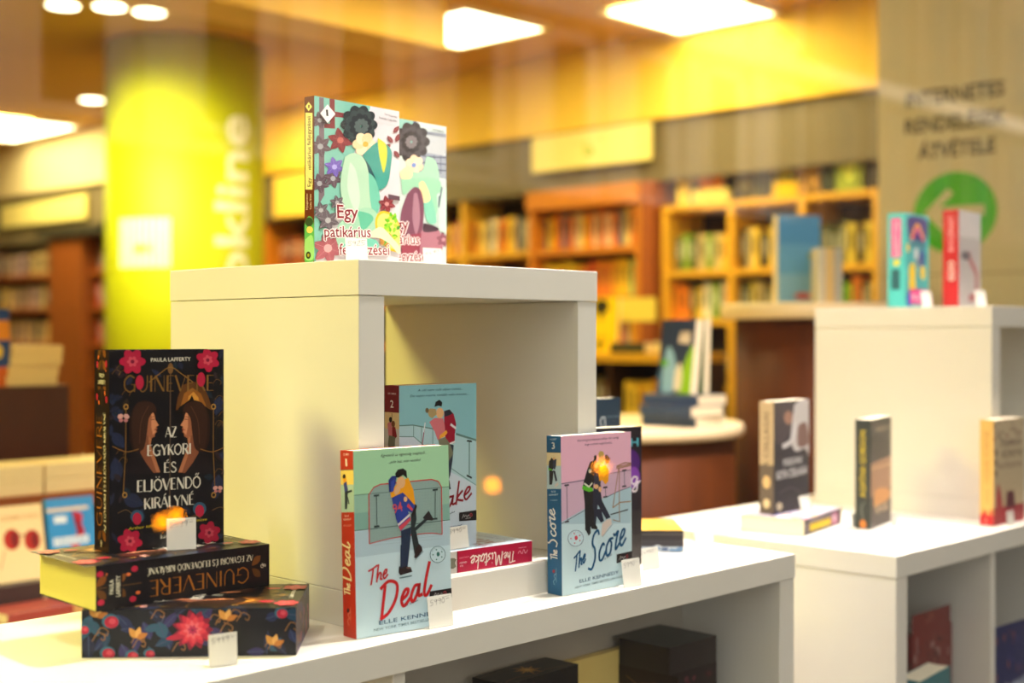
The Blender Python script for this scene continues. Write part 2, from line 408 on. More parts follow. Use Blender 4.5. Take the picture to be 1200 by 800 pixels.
# pillar with the pick-up sign
PIL = mat('pillar_grey', (196, 184, 156), .55, .05, 2)
pl = MB().box(3.0, 3.45, -.2, .985, FZ, .528, PIL).box(3.0, 3.45, -.2, .985, .531, CZ, PIL).box(3.004, 3.44, -.19, .98, .52, .54, mat('joint_dark', (120, 108, 88), .8))
pill = struct('wall_pillar', pl)
def on_x(X): return lambda u, v, d: (X - d, -u, v)     # u runs towards -Y
ink = Ink(1000, 2000)
def P3(y, z): return ((.985 - y) * 1000, z * 1000)
DK = (62, 58, 50)
ink.text('INTERNETES', P3(.886, 1.072), P3(.560, 1.072), 46, DK, 0, .03)
ink.text('RENDELÉSEK', P3(.890, .985), P3(.556, .985), 46, DK, 0, .03)
ink.text('ÁTVÉTELE', P3(.845, .900), P3(.590, .900), 46, DK, 0, .03)
GR = (64, 172, 22)
ink.oval(P3(.722, .722), 138, 128, GR, n=48)
ink.poly([P3(.825, .725), P3(.745, .800), P3(.725, .782), P3(.772, .742), P3(.625, .742), P3(.625, .708), P3(.772, .708), P3(.725, .668), P3(.745, .650)], (196, 186, 156))
ink.build('sign_print', lambda u, v, d: (3.0 - d, .985 - u, v), pill)

# ------------------------------------------------------------------ lime column with lettering
col = empty('round_column', (2.9, 4.96, FZ), 'lime green round column with white vertical lettering and a white notice', 'column')
LIME = mat('lime_paint', (190, 192, 3), .6, .03, 3)
MB().lathe([(.41, 0), (.41, CZ - FZ - .001)], LIME, 72).build('shaft', col, smooth=False)
for p in col.children[0].data.polygons: p.use_smooth = len(p.vertices) == 4
def wrap(a0):    # a0: direction the middle of the print faces; u along the circumference in metres
    return lambda u, v, d: ((.4102 + d) * math.cos(a0 + u / .41), (.4102 + d) * math.sin(a0 + u / .41), v)
a_cam = math.atan2(-1.1802 - 4.96, -.9708 - 2.9)
ink = Ink(9999, 9999)
class Free(Ink):
    def clip(s, p): return p
WHT = (250, 250, 232)
# the word climbs the shaft; cut into narrow strips so that it follows the round surface
vs, fs = text_shape('bookline', .018)
bm = bmesh.new(); q = [bm.verts.new((.352 - y * .205, .985 + x * 1.26, 0)) for x, y in vs]
for f in fs: bm.faces.new([q[i] for i in f])
for i in range(1, 16):
    bmesh.ops.bisect_plane(bm, geom=bm.verts[:] + bm.edges[:] + bm.faces[:], plane_co=(.10 + i * .02, 0, 0), plane_no=(1, 0, 0))
w_ = wrap(a_cam)
for v in bm.verts: v.co = w_(v.co.x, v.co.y, .0012)
me = bpy.data.meshes.new('lettering'); bm.to_mesh(me); bm.free(); me.materials.append(mat('white_letters', WHT, .6))
link('lettering', me, col)
nt_ = Free(1, 1)
for k in range(8):
    nt_.raw([(-368 + k * 37, 1458), (-368 + k * 37 + 37, 1458), (-368 + k * 37 + 37, 1705), (-368 + k * 37, 1705)], [(0, 1, 2, 3)], (252, 246, 226))
nt_.d = .0014; nt_.poly([(-260, 1528), (-215, 1528), (-215, 1574), (-260, 1574)], (120, 190, 40)); nt_.poly([(-210, 1531), (-160, 1531), (-160, 1571), (-210, 1571)], (236, 186, 120))
nt_.build('notice', wrap(a_cam), col)

# ------------------------------------------------------------------ ceiling lights
def panel(name, x0, x1, y0, y1, label, es=9):
    e = empty(name, ((x0 + x1) / 2, (y0 + y1) / 2, CZ), label, 'ceiling light', 'square ceiling lights')
    hx, hy = (x1 - x0) / 2, (y1 - y0) / 2
    MB().box(-hx - .02, hx + .02, -hy - .02, -hy, -.03, 0, CREAM).box(-hx - .02, hx + .02, hy, hy + .02, -.03, 0, CREAM) \
        .box(-hx - .02, -hx, -hy, hy, -.03, 0, CREAM).box(hx, hx + .02, -hy, hy, -.03, 0, CREAM).build('frame', e)
    MB().box(-hx, hx, -hy, hy, -.022, 0, mat('lamp_white', (255, 255, 255), .5, emit=(255, 246, 205), es=es)).build('diffuser', e)
panel('ceiling_light', 3.26, 3.80, 3.20, 3.80, 'square glowing ceiling panel beside the end of the soffit')
panel('ceiling_light', 3.74, 4.32, 2.22, 2.78, 'square glowing ceiling panel close to the yellow bulkhead, nearest the pillar')
panel('ceiling_light', 2.95, 3.72, 7.65, 8.65, 'large glowing ceiling panel far back left of the lime column')
for k, (x, y, lab) in enumerate(((1.97, 4.50, 'leftmost of the three round downlights in front of the column'), (2.13, 4.37, 'middle one of the three round downlights in front of the column'),
                                 (2.31, 4.33, 'rightmost of the three round downlights in front of the column'), (3.28, 6.65, 'small round downlight just left of the lime column'), (2.86, 7.3, 'small round downlight at the left edge of the photo'))):
    e = empty('downlight', (x, y, CZ), lab, 'downlight', 'round downlights')
    MB().lathe([(.085, -.012), (.085, 0), (.065, 0)], CREAM, 24).build('rim', e)
    MB().lathe([(.07, -.016), (.07, -.012)], MATS['lamp_white'], 24).build('lens', e)

# ------------------------------------------------------------------ white display units
T_ = .041
def cube_unit(x, y, z, label, w=.42, d=.3976, h=.424):
    e = empty('display_cube', (x, y, z), label, 'display cube')
    MB().box(0, w, 0, d, h - T_, h, WHITE).build('top_board', e, bevel=.0008)
    MB().box(.0008, w - .0008, .0008, d, 0, T_, WHITE).build('bottom_board', e, bevel=.0008)
    MB().box(.001, .0392, .0008, d, T_ + .0004, h - T_ - .0006, WHITE).build('side_panel', e, bevel=.0008)
    MB().box(w - .0392, w - .001, .0008, d, T_ + .0004, h - T_ - .0006, WHITE).build('side_panel', e, bevel=.0008)
    return e
cube_unit(0, 0, 0, 'white open cube on the low bench with two green-robed novels on top')
cube_unit(1.5696, -.0407, -.029, 'white open cube at right carrying the teal and the red book')

bench = empty('display_bench', (-.387, -.0684, 0), 'long low white bench carrying the cube and romance paperbacks', 'display bench')
bx = lambda x0, x1, y0, y1, z0, z1: (x0 + .387, x1 + .387, y0 + .0684, y1 + .0684, z0, z1)
BH = -.40
def bb(name, *a, m=WHITE): MB().box(*bx(*a), m).build(name, bench, bevel=.0008)
bb('top_board', -.387, .8104, -.0684, .3292, -.0369, 0)
bb('bottom_board', -.387, .8104, -.0684, .3292, BH - .037, BH)
bb('side_panel', .770, .809, -.067, .3292, BH, -.0374)
bb('side_panel', -.386, -.348, -.067, .3292, BH, -.0374)
bb('divider', .0, .018, -.06, .3292, BH, -.0374)
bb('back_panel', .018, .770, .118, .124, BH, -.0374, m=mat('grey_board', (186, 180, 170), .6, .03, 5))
bb('plinth', -.36, .78, -.03, .31, FZ, BH - .037)

rb = empty('display_bench', (1.0569, -.1072, -.029), 'low white bench at right under the second cube', 'display bench')
def rbx(name, x0, x1, y0, y1, z0, z1): MB().box(x0, x1, y0, y1, z0, z1, WHITE).build(name, rb, bevel=.0008)
rbx('top_board', 0, 1.2, 0, .56, -.0375, 0)
rbx('bottom_board', 0, 1.2, 0, .56, -.44, -.40)
rbx('side_panel', .001, .040, .001, .56, -.40, -.038)
rbx('divider', .372, .392, .006, .56, -.40, -.038)
rbx('divider', .78, .80, .006, .56, -.40, -.038)
rbx('side_panel', 1.16, 1.199, .001, .56, -.40, -.038)
rbx('back_panel', .04, 1.16, .53, .54, -.40, -.038)
rbx('plinth', .02, 1.18, .04, .54, FZ + .029, -.44)

# ------------------------------------------------------------------ price cards
def price_card(label, x, y, z, ang, w, h, txt, lean=8, group='small white price cards'):
    e = empty('price_card', (x, y, z), label, 'price card', group)
    e.matrix_world = Matrix.Translation((x, y, z)) @ Matrix.Rotation(R(ang), 4, 'Z')
    l = math.tan(R(lean)) * h; q = .0004
    MB().add([(0, 0, 0), (w, 0, 0), (w, l, h), (0, l, h), (0, q, 0), (w, q, 0), (w, l + q, h), (0, l + q, h)],
             [(0, 1, 2, 3), (7, 6, 5, 4), (0, 4, 5, 1), (3, 2, 6, 7), (0, 3, 7, 4), (1, 5, 6, 2)], CARDM) \
        .add([(0, 0, 0), (w, 0, 0), (w, .018, .0003), (-.001, .018, .0003), (0, 0, .0006), (w, 0, .0006), (w, .018, .0009), (-.001, .018, .0009)],
             [(3, 2, 1, 0), (4, 5, 6, 7), (0, 1, 5, 4), (2, 3, 7, 6)], CARDM).build('card', e)
    ik = Ink(w * 1000, h * 1000); W, H = ik.w, ik.h
    ik.hand(txt, (W * .08, H * .70), (W * .9, H * .76), H * .12, .42, (70, 68, 74), .25)
    ik.line([(W * .6, H * .92), (W * .92, H * .94)], .3, (90, 88, 92))
    s_, c_ = math.sin(R(lean)), math.cos(R(lean))
    ik.build('handwriting', lambda u, v, d: (u, v * math.tan(R(lean)) - d - .0001, v), e)
    return e

# ------------------------------------------------------------------ cover artwork of the three skating romances
NAVY = (28, 36, 56); SKIN = (232, 180, 130); RED = (200, 32, 40)
def stamp(k, c, r, col, dot):
    k.oval(c, r, r * 1.08, col, n=32); k.oval(c, r * .93, r * 1.01, (204, 230, 243), n=32)
    k.oval((c[0] + r * .05, c[1] - r * .05), r * .2, r * .3, dot)
    for t in range(5):
        a = 1.3 * t + .5
        k.oval((c[0] + r * .6 * math.cos(a), c[1] + r * .65 * math.sin(a)), r * .09, r * .09, dot)
    for t in range(9):
        a = -2.6 + .25 * t
        k.line([(c[0] + r * .75 * math.cos(a), c[1] + r * .8 * math.sin(a)), (c[0] + r * .86 * math.cos(a), c[1] + r * .92 * math.sin(a))], .5, col)
def logo(k, TL, TR, BR, BL):
    k.poly([TL, TR, BR, BL], (24, 22, 26))
    f = lambda a, b: (TL[0] + (TR[0] - TL[0]) * a + (BL[0] - TL[0]) * b, TL[1] + (TR[1] - TL[1]) * a + (BL[1] - TL[1]) * b)
    k.line([f(.18, .72), f(.26, .3), f(.3, .6), f(.38, .4), f(.45, .7), f(.52, .42), f(.58, .6)], .5, (214, 206, 206), True)
    k.line([f(.6, .4), f(.68, .3), f(.74, .5), f(.68, .65), f(.62, .5)], .6, (216, 70, 84), True)
    k.line([f(.36, .82), f(.66, .78)], .45, (200, 196, 196))

# -- volume 1
d = Ink(131, 208, (204, 230, 244)).trace((413.5, 530.5), (520, 521.8), (530.5, 731), (415, 749), 385, 515, 6.667)
MINT = (170, 220, 180)
d.poly([(180, 95), (905, 30), (925, 352), (190, 425)], MINT)
d.poly([(190, 425), (925, 352), (930, 605), (192, 692)], (152, 196, 178))
d.poly([(190, 560), (930, 480), (930, 605), (192, 692)], (134, 180, 170))
d.poly([(195, 700), (930, 612), (935, 800), (200, 900)], (182, 208, 224))
d.text('Egyszerű az egyezség meglepő...', (395, 142), (738, 112), 3.0, (56, 72, 66), .3)
d.text('...jobb lesz, mint remélte!', (450, 188), (690, 166), 3.0, (56, 72, 66), .3)
d.poly([(305, 420), (340, 365), (390, 342), (780, 300), (830, 315), (855, 355), (870, 718), (760, 712), (480, 750), (305, 792)], (150, 178, 176))
for i in range(24):
    x = 318 + i * 23; d.line([(x, 362 - i * 2.6 if i > 2 else 400 - i * 12), (x, 785 - i * 3.0)], .16, (126, 150, 152))
for i in range(18):
    y = 372 + i * 23; d.line([(308, y + 42), (858, y - 12)], .16, (126, 150, 152))
d.line([(190, 425), (925, 352)], .55, (62, 92, 88)); d.line([(192, 692), (930, 605)], .7, (52, 74, 76))
for x, y0, y1 in ((360, 425, 660), (808, 378, 600)):
    d.line([(x, y0), (x + 4, y1)], 1.0, (60, 78, 80)); d.line([(x - 20, y0 + 2), (x + 20, y0 - 3)], 2.2, (56, 72, 74)); d.line([(x - 18, y1), (x + 22, y1 - 4)], 2.2, (56, 72, 74))
d.line([(305, 792), (303, 420), (340, 365), (390, 342), (780, 300), (830, 315), (855, 355), (870, 718)], 1.3, (206, 62, 66))
d.line([(870, 718), (740, 710), (470, 750), (305, 792)], .9, (206, 62, 66), True)
# two embracing skaters, plain flat figures
d.poly([(625, 560), (660, 520), (668, 600), (655, 665), (740, 590), (755, 605), (665, 690), (690, 800), (700, 870), (655, 870), (625, 700)], (38, 50, 56))
d.poly([(715, 590), (760, 535), (800, 600), (790, 612), (735, 606)], (42, 40, 44))
d.poly([(640, 470), (670, 500), (655, 560), (630, 590)], (30, 28, 30))
d.poly([(548, 690), (625, 660), (622, 760), (610, 900), (600, 1000), (545, 1010), (552, 800)], (32, 50, 78))
d.poly([(465, 400), (520, 330), (600, 290), (640, 380), (655, 480), (640, 520), (570, 430), (470, 440)], (244, 164, 22))
d.poly([(475, 440), (560, 400), (600, 440), (655, 500), (630, 552), (600, 540), (622, 610), (545, 695), (510, 600)], (46, 66, 156))
d.poly([(522, 640), (612, 560), (616, 575), (528, 655)], (226, 222, 228)); d.poly([(530, 662), (618, 585), (622, 612), (545, 690)], (214, 74, 92))
d.poly([(590, 505), (632, 540), (640, 525), (602, 480)], (214, 74, 92)); d.text('94', (492, 560), (562, 535), 10.5, (214, 84, 100))
d.oval((545, 325), 32, 44, SKIN); d.oval((518, 380), 20, 40, SKIN, .4)
d.poly([(450, 310), (475, 280), (512, 276), (505, 330), (480, 400), (456, 395)], (36, 52, 130)); d.poly([(470, 320), (498, 300), (490, 390), (470, 395)], (48, 72, 170))
d.poly([(500, 262), (520, 232), (560, 222), (585, 240), (592, 296), (560, 270), (530, 290), (508, 290)], (30, 26, 28))
d.oval((580, 450), 14, 20, SKIN)
d.crop(385, 635, 6.667)
d.poly([(535, 170), (580, 165), (628, 180), (640, 212), (545, 240), (532, 215)], (40, 32, 36)); d.line([(540, 262), (636, 244)], 1.6, (98, 128, 140))
d.poly([(545, 0), (612, 0), (590, 165), (545, 185)], (32, 50, 78))
d.poly([(665, 30), (690, -10), (712, 15), (718, 45), (672, 105), (652, 100)], (46, 34, 38)); d.line([(660, 116), (724, 50)], 1.0, (110, 136, 146))
d.oval((610, 180), 18, 8, (120, 86, 78))
d.hand('The', (290, 330), (448, 252), 9.2, 2.1, RED, up=(.05, 1))
d.hand('Deal', (388, 588), (785, 385), 17.6, 3.9, RED, up=(.05, 1))
d.text('az üzlet', (582, 496), (690, 448), 2.0, (44, 66, 90))
stamp(d, (838, 76), 62, (60, 104, 116), (56, 118, 112))
logo(d, (780, 372), (962, 345), (962, 418), (780, 440))
d.text('ELLE KENNEDY', (378, 642), (895, 552), 4.4, (70, 106, 136)); d.text('NEW YORK TIMES BESTSELLERSZERZŐ', (335, 697), (925, 588), 3.0, (110, 138, 150))
ds = Ink(27, 208, (186, 46, 22)).trace((393.5, 528.8), (413.5, 530.5), (415, 749), (396.3, 743.8), 385, 515, 6.667)
ds.poly([(55, 255), (195, 258), (196, 380), (58, 375)], (246, 214, 110)); ds.poly([(58, 375), (196, 380), (196, 600), (60, 595)], (178, 208, 196))
ds.line([(56, 256), (194, 258)], .8, (90, 110, 104))
ds.text('OFF-CAMPUS', (88, 138), (146, 138), 2.4, (246, 220, 210)); ds.text('1', (112, 226), (128, 226), 8.4, (250, 236, 226))
ds.poly([(80, 320), (100, 290), (112, 310), (128, 380), (120, 405), (100, 400)], (240, 164, 30)); ds.poly([(88, 365), (118, 350), (134, 420), (100, 445)], (56, 70, 150)); ds.oval((96, 308), 16, 18, (34, 28, 32))
ds.poly([(100, 440), (132, 420), (128, 520), (122, 572), (100, 572)], (34, 46, 62)); ds.poly([(128, 430), (172, 418), (176, 436), (132, 446)], (34, 44, 54)); ds.poly([(124, 450), (140, 500), (148, 530), (134, 532)], (34, 44, 54))
ds.text('ELLE', (98, 632), (140, 632), 2.0, (240, 200, 186)); ds.text('KENNEDY', (84, 660), (166, 660), 2.0, (240, 200, 186)); ds.text('AZ ÜZLET', (84, 705), (164, 708), 1.6, (226, 150, 130))
ds.crop(385, 635, 6.667)
ds.hand('Deal', (152, 330), (146, 40), 9.6, 2.3, (244, 226, 176)); ds.hand('The', (146, 438), (144, 346), 6.4, 1.6, (244, 226, 176))
ds.oval((122, 545), 12, 16, (60, 30, 40)); ds.line([(128, 655), (118, 620), (134, 600), (122, 575), (140, 560)], .7, (232, 160, 130), True); ds.line([(146, 630), (146, 520)], .5, (232, 160, 130))
stand(book('mint-topped paperback with red spine and red lettering before the cube', 131e-3, 208e-3, 27e-3, (186, 46, 22), prints=(('cover_print', front, d), ('spine_print', spine, ds)), group='skating romance paperbacks', gloss=True),
      -.030, -.0330, .0006, -7.0, 2.0)

# -- volume 3
s3 = Ink(131, 206, (204, 230, 242)).trace((658.5, 511.5), (737.8, 504.4), (741.5, 686.5), (659, 698.4), 635, 500, 8)
PINK = (240, 184, 210)
s3.poly([(185, 85), (830, 25), (830, 400), (640, 425), (190, 520)], PINK)
s3.poly([(190, 520), (640, 425), (830, 395), (830, 560), (600, 640), (190, 880)], (214, 178, 204))
s3.poly([(190, 880), (600, 640), (830, 555), (830, 900), (190, 900)], (176, 206, 222))
s3.text('Két dologhoz biztosan jobban ért mindig:', (335, 138), (712, 100), 2.9, (96, 66, 90), .3); s3.text('hogy a szívek megbolondul...', (402, 172), (655, 148), 2.9, (96, 66, 90), .3)
s3.line([(190, 525), (400, 490)], 1.5, (128, 108, 134)); s3.line([(620, 430), (825, 392)], 1.2, (150, 122, 150)); s3.line([(600, 650), (720, 590), (825, 552)], 1.2, (120, 118, 140)); s3.line([(190, 895), (395, 775)], 1.2, (120, 118, 140))
for x, a, b in ((238, 540, 880), (590, 560, 650), (765, 400, 550)):
    s3.line([(x, a), (x + 4, b)], 1.3, (104, 100, 116)); s3.line([(x - 20, a), (x + 20, a - 6)], 2.4, (64, 60, 72)); s3.line([(x - 18, b), (x + 20, b - 6)], 2.2, (64, 60, 72))
BR_ = (164, 124, 92)
for a, b in (((700, 365), (830, 335)), ((690, 385), (700, 365)), ((700, 380), (830, 348)), ((712, 380), (660, 750)), ((718, 385), (722, 800)), ((660, 750), (720, 705)), ((722, 700), (830, 690)), ((690, 360), (770, 325)), ((770, 325), (830, 330))): s3.line([a, b], 1.5, BR_)
s3.poly([(385, 560), (480, 590), (490, 700), (470, 900), (440, 960), (405, 960), (400, 700)], (34, 36, 42))
s3.poly([(480, 560), (545, 590), (560, 680), (640, 840), (600, 860), (520, 720), (500, 950), (470, 900)], (36, 44, 66))
s3.poly([(390, 510), (420, 400), (450, 320), (500, 300), (515, 360), (490, 470), (480, 560), (450, 590), (380, 575)], (30, 32, 38))
s3.poly([(382, 538), (470, 562), (478, 590), (440, 600), (376, 575)], (96, 196, 52)); s3.line([(395, 520), (440, 552), (470, 515)], 2.4, (226, 230, 210)); s3.oval((448, 405), 14, 20, (190, 200, 180))
s3.poly([(490, 360), (530, 330), (560, 400), (545, 520), (555, 590), (500, 570), (485, 500)], (40, 48, 72))
s3.poly([(540, 370), (590, 345), (622, 400), (618, 500), (590, 530), (560, 490), (535, 500), (525, 440)], (246, 166, 30))
s3.poly([(585, 260), (600, 250), (634, 290), (620, 330), (598, 340), (580, 300)], (44, 48, 58)); s3.poly([(480, 275), (495, 255), (512, 270), (505, 310), (484, 312)], (38, 36, 40))
s3.oval((552, 300), 28, 42, SKIN); s3.poly([(522, 245), (540, 218), (570, 225), (578, 260), (560, 272), (530, 275)], (206, 172, 96)); s3.oval((508, 345), 20, 34, SKIN, .3); s3.oval((505, 550), 22, 22, SKIN); s3.oval((540, 575), 14, 26, SKIN)
s3.crop(635, 595, 7.272)
s3.poly([(362, 0), (402, 0), (408, 120), (415, 205), (398, 232), (372, 180)], (34, 36, 42)); s3.poly([(408, 0), (440, 0), (445, 120), (472, 160), (468, 178), (420, 170), (410, 120)], (34, 36, 42))
s3.poly([(440, 0), (500, 0), (525, 105), (500, 118), (462, 60)], (36, 44, 66)); s3.poly([(500, 0), (545, 0), (570, 60), (545, 72)], (36, 44, 66))
s3.poly([(510, 130), (545, 95), (585, 85), (592, 130), (560, 165), (515, 240), (502, 228)], (222, 206, 200)); s3.line([(512, 242), (600, 130)], .9, (150, 150, 160)); s3.line([(580, 50), (730, 8)], 1.7, (60, 60, 66)); s3.line([(600, 95), (660, 112), (655, 0)], 1.5, BR_)
BL_ = (22, 84, 130)
s3.hand('The', (268, 556), (372, 452), 10.5, 2.3, BL_, up=(.05, 1)); s3.hand('Score', (395, 520), (715, 300), 20.5, 3.3, BL_, up=(.05, 1)); s3.text('a siker', (532, 444), (600, 400), 2.4, (60, 90, 120))
stamp(s3, (288, 250), 66, (110, 120, 150), (206, 76, 96)); logo(s3, (635, 400), (768, 372), (768, 455), (635, 478))
s3.text('ELLE KENNEDY', (318, 642), (655, 570), 4.4, (70, 100, 130)); s3.text('NEW YORK TIMES BESTSELLERSZERZŐ', (282, 692), (705, 602), 2.8, (104, 128, 140))
ss = Ink(27, 206, (26, 92, 136)).trace((638.8, 510.6), (658.5, 511.5), (659, 698.4), (640.2, 694.7), 635, 500, 8)
ss.poly([(28, 250), (188, 255), (188, 380), (30, 375)], (236, 216, 168)); ss.poly([(30, 375), (188, 380), (188, 600), (30, 600)], (188, 214, 222)); ss.line([(28, 246), (188, 250)], .8, (60, 80, 96))
ss.text('OFF-CAMPUS', (70, 132), (140, 128), 2.3, (206, 222, 232)); ss.text('3', (90, 215), (122, 215), 8.4, (240, 240, 236))
ss.poly([(55, 340), (85, 300), (110, 320), (105, 400), (90, 430), (50, 410)], (36, 40, 46)); ss.poly([(50, 400), (92, 412), (88, 430), (52, 420)], (96, 190, 60)); ss.poly([(100, 310), (140, 315), (135, 380), (120, 420), (100, 400)], (52, 60, 84)); ss.oval((112, 308), 14, 14, SKIN)
ss.poly([(58, 420), (105, 430), (100, 500), (90, 560), (60, 560)], (34, 36, 44)); ss.poly([(100, 420), (125, 430), (148, 520), (128, 530)], (40, 48, 70)); ss.poly([(120, 560), (155, 535), (162, 560), (125, 588)], (222, 212, 206))
ss.text('ELLE', (82, 632), (130, 632), 2.0, (200, 220, 230)); ss.text('KENNEDY', (58, 664), (158, 660), 2.0, (200, 220, 230)); ss.text('A SIKER', (70, 712), (150, 712), 1.6, (150, 186, 206))
ss.crop(635, 595, 7.272)
ss.hand('Score', (122, 345), (108, 22), 9.4, 2.1, (246, 244, 236)); ss.hand('The', (134, 455), (130, 372), 6.6, 1.5, (246, 244, 236)); ss.oval((96, 548), 12, 14, (190, 40, 50))
ss.line([(104, 660), (92, 630), (112, 610), (98, 585), (120, 565)], .7, (160, 196, 214), True); ss.line([(120, 640), (120, 520)], .5, (160, 196, 214))
stand(book('pink-topped paperback with blue spine and blue lettering', 131e-3, 206e-3, 27e-3, (26, 92, 136), prints=(('cover_print', front, s3), ('spine_print', spine, ss)), group='skating romance paperbacks', gloss=True),
      .3114, -.0326, .0004, -4.6, .7)

# -- volume 2, standing and lying
MAR = (138, 22, 40)
def mistake_spine():
    m = Ink(27, 207, (176, 16, 60))
    m.rect(0, 174, 27, 33, (128, 24, 40)); m.rect(0, 128, 27, 46, (232, 204, 150)); m.rect(0, 128, 27, 26, (206, 204, 200)); m.rect(0, 126, 27, 2, (120, 20, 36))
    m.text('OFF-CAMPUS', (6, 196), (21, 196), 2.2, (236, 200, 200)); m.text('2', (10.5, 180), (16.5, 180), 9, (246, 232, 226)); m.line([(13.5, 173), (13.5, 164)], .8, (60, 56, 50))
    m.poly([(5, 160), (12, 164), (15, 150), (13, 143), (7, 145)], (214, 122, 132)); m.oval((11, 165), 3, 3.4, (30, 26, 28)); m.poly([(14, 158), (20, 156), (23, 145), (17, 140), (14, 145)], MAR)
    m.poly([(8, 146), (20, 144), (19, 132), (17, 129), (13, 131), (8, 129), (6, 134)], (112, 112, 96)); m.oval((16, 160), 3.4, 4, (120, 70, 44))
    m.text('ELLE', (9, 118), (9, 123), 2, (240, 190, 200)); m.text('KENNEDY', (13, 112), (13, 124), 2.2, (240, 190, 200)); m.text('A BALLÉPÉS', (19, 108), (19, 124), 1.8, (226, 130, 150))
    m.hand('Mistake', (19, 52), (19, 106), 9, 1.9, (250, 236, 226)); m.hand('The', (17, 30), (17, 50), 7, 1.5, (250, 236, 226))
    m.line([(16, 8), (12, 12), (17, 15), (12, 18), (16, 22), (13, 25)], .8, (240, 170, 190), True); m.line([(20, 10), (20, 24)], .5, (240, 170, 190))
    return m
def mistake_cover():
    m = Ink(131, 207, (206, 228, 244)).trace((467.5, 447.8), (557.5, 444.8), (558, 633), (468.5, 646.6), 445, 440, 8)
    SKY = (140, 196, 208)
    m.poly([(175, 55), (910, 30), (910, 570), (720, 515), (500, 460), (310, 430), (180, 435)], SKY)
    m.poly([(180, 440), (310, 430), (500, 465), (720, 520), (910, 575), (910, 1000), (640, 860), (320, 545), (185, 540)], (176, 212, 222))
    m.poly([(185, 545), (320, 545), (640, 860), (910, 1010), (910, 1600), (185, 1600)], (204, 220, 236))
    GL = (96, 132, 130)
    m.line([(180, 438), (310, 432), (500, 468)], 1.5, GL); m.line([(710, 516), (905, 576)], 2.8, GL); m.line([(185, 540), (320, 542), (640, 820), (905, 1000)], 1.0, GL)
    for x, a, b in ((316, 436, 540), (390, 450, 600), (495, 470, 640)): m.line([(x, a), (x, b)], 1.0, GL)
    m.line([(836, 585), (836, 900)], 1.8, GL); m.line([(812, 580), (860, 588)], 2.4, (40, 52, 54)); m.line([(812, 905), (860, 930)], 2.4, (40, 52, 54))
    m.text('A cél nem volt olyan nehéz...', (352, 116), (775, 100), 2.9, (40, 70, 84), .3); m.text('De vajon merre tovább vele messze...', (282, 170), (830, 148), 2.9, (40, 70, 84), .3)
    m.line([(425, 405), (395, 632)], 1.5, (150, 60, 90)); m.line([(424, 408), (410, 500)], 1.6, (220, 230, 236))
    m.poly([(600, 300), (650, 285), (690, 330), (712, 420), (700, 520), (700, 600), (640, 620), (610, 540), (600, 420)], (152, 26, 52)); m.poly([(602, 300), (650, 285), (680, 325), (640, 345), (605, 355)], (34, 38, 52))
    m.line([(660, 425), (712, 465)], 3.0, (230, 226, 230)); m.line([(650, 610), (702, 588)], 2.2, (230, 226, 230))
    m.poly([(610, 600), (690, 620), (680, 760), (660, 900), (640, 960), (610, 760)], (38, 52, 70))
    m.poly([(545, 570), (610, 545), (650, 600), (688, 700), (640, 780), (605, 830), (600, 700), (560, 650)], (120, 122, 102))
    m.poly([(462, 405), (510, 365), (590, 370), (606, 440), (610, 500), (570, 560), (540, 572), (510, 490)], (212, 118, 128)); m.poly([(560, 530), (620, 480), (632, 505), (600, 545), (558, 560)], (246, 170, 60))
    m.oval((560, 320), 36, 50, SKIN); m.poly([(440, 300), (470, 275), (520, 280), (530, 330), (490, 370), (460, 350)], (178, 156, 110)); m.oval((440, 294), 16, 24, (110, 96, 70)); m.poly([(508, 262), (520, 215), (555, 194), (582, 220), (575, 258), (545, 250)], (26, 26, 30))
    m.crop(430, 430, 2.963)
    m.hand('Mistake', (150, 548), (362, 440), 14.5, 3.0, MAR, up=(.05, 1)); m.hand('The', (120, 470), (180, 440), 9, 2, MAR, up=(.05, 1)); m.text('a ballépés', (240, 520), (305, 492), 2.2, (70, 90, 110))
    m.poly([(272, 388), (285, 380), (290, 412), (276, 418)], (30, 36, 46))
    logo(m, (319, 494), (380, 485), (380, 520), (319, 524)); m.text('ELLE KENNEDY', (165, 580), (330, 545), 4.2, (80, 106, 140)); m.text('NEW YORK TIMES BESTSELLERSZERZŐ', (140, 606), (350, 566), 2.6, (120, 136, 150))
    return m
lie(book('crimson-spined paperback lying inside the cube under a standing copy', 131e-3, 207e-3, 27e-3, (176, 16, 60), prints=(('cover_print', front, mistake_cover()), ('spine_print', spine, mistake_spine())), group='skating romance paperbacks', gloss=True),
    .0951, .0255, .0412, -3.9, .027, 'spine', h=.207)
stand(book('sky blue paperback with maroon number 2 spine standing inside the cube', 131e-3, 207e-3, 27e-3, (138, 22, 40), prints=(('cover_print', front, mistake_cover()), ('spine_print', spine, mistake_spine())), group='skating romance paperbacks', gloss=True),
      .1021, .0467, .0684, -.4, 0)

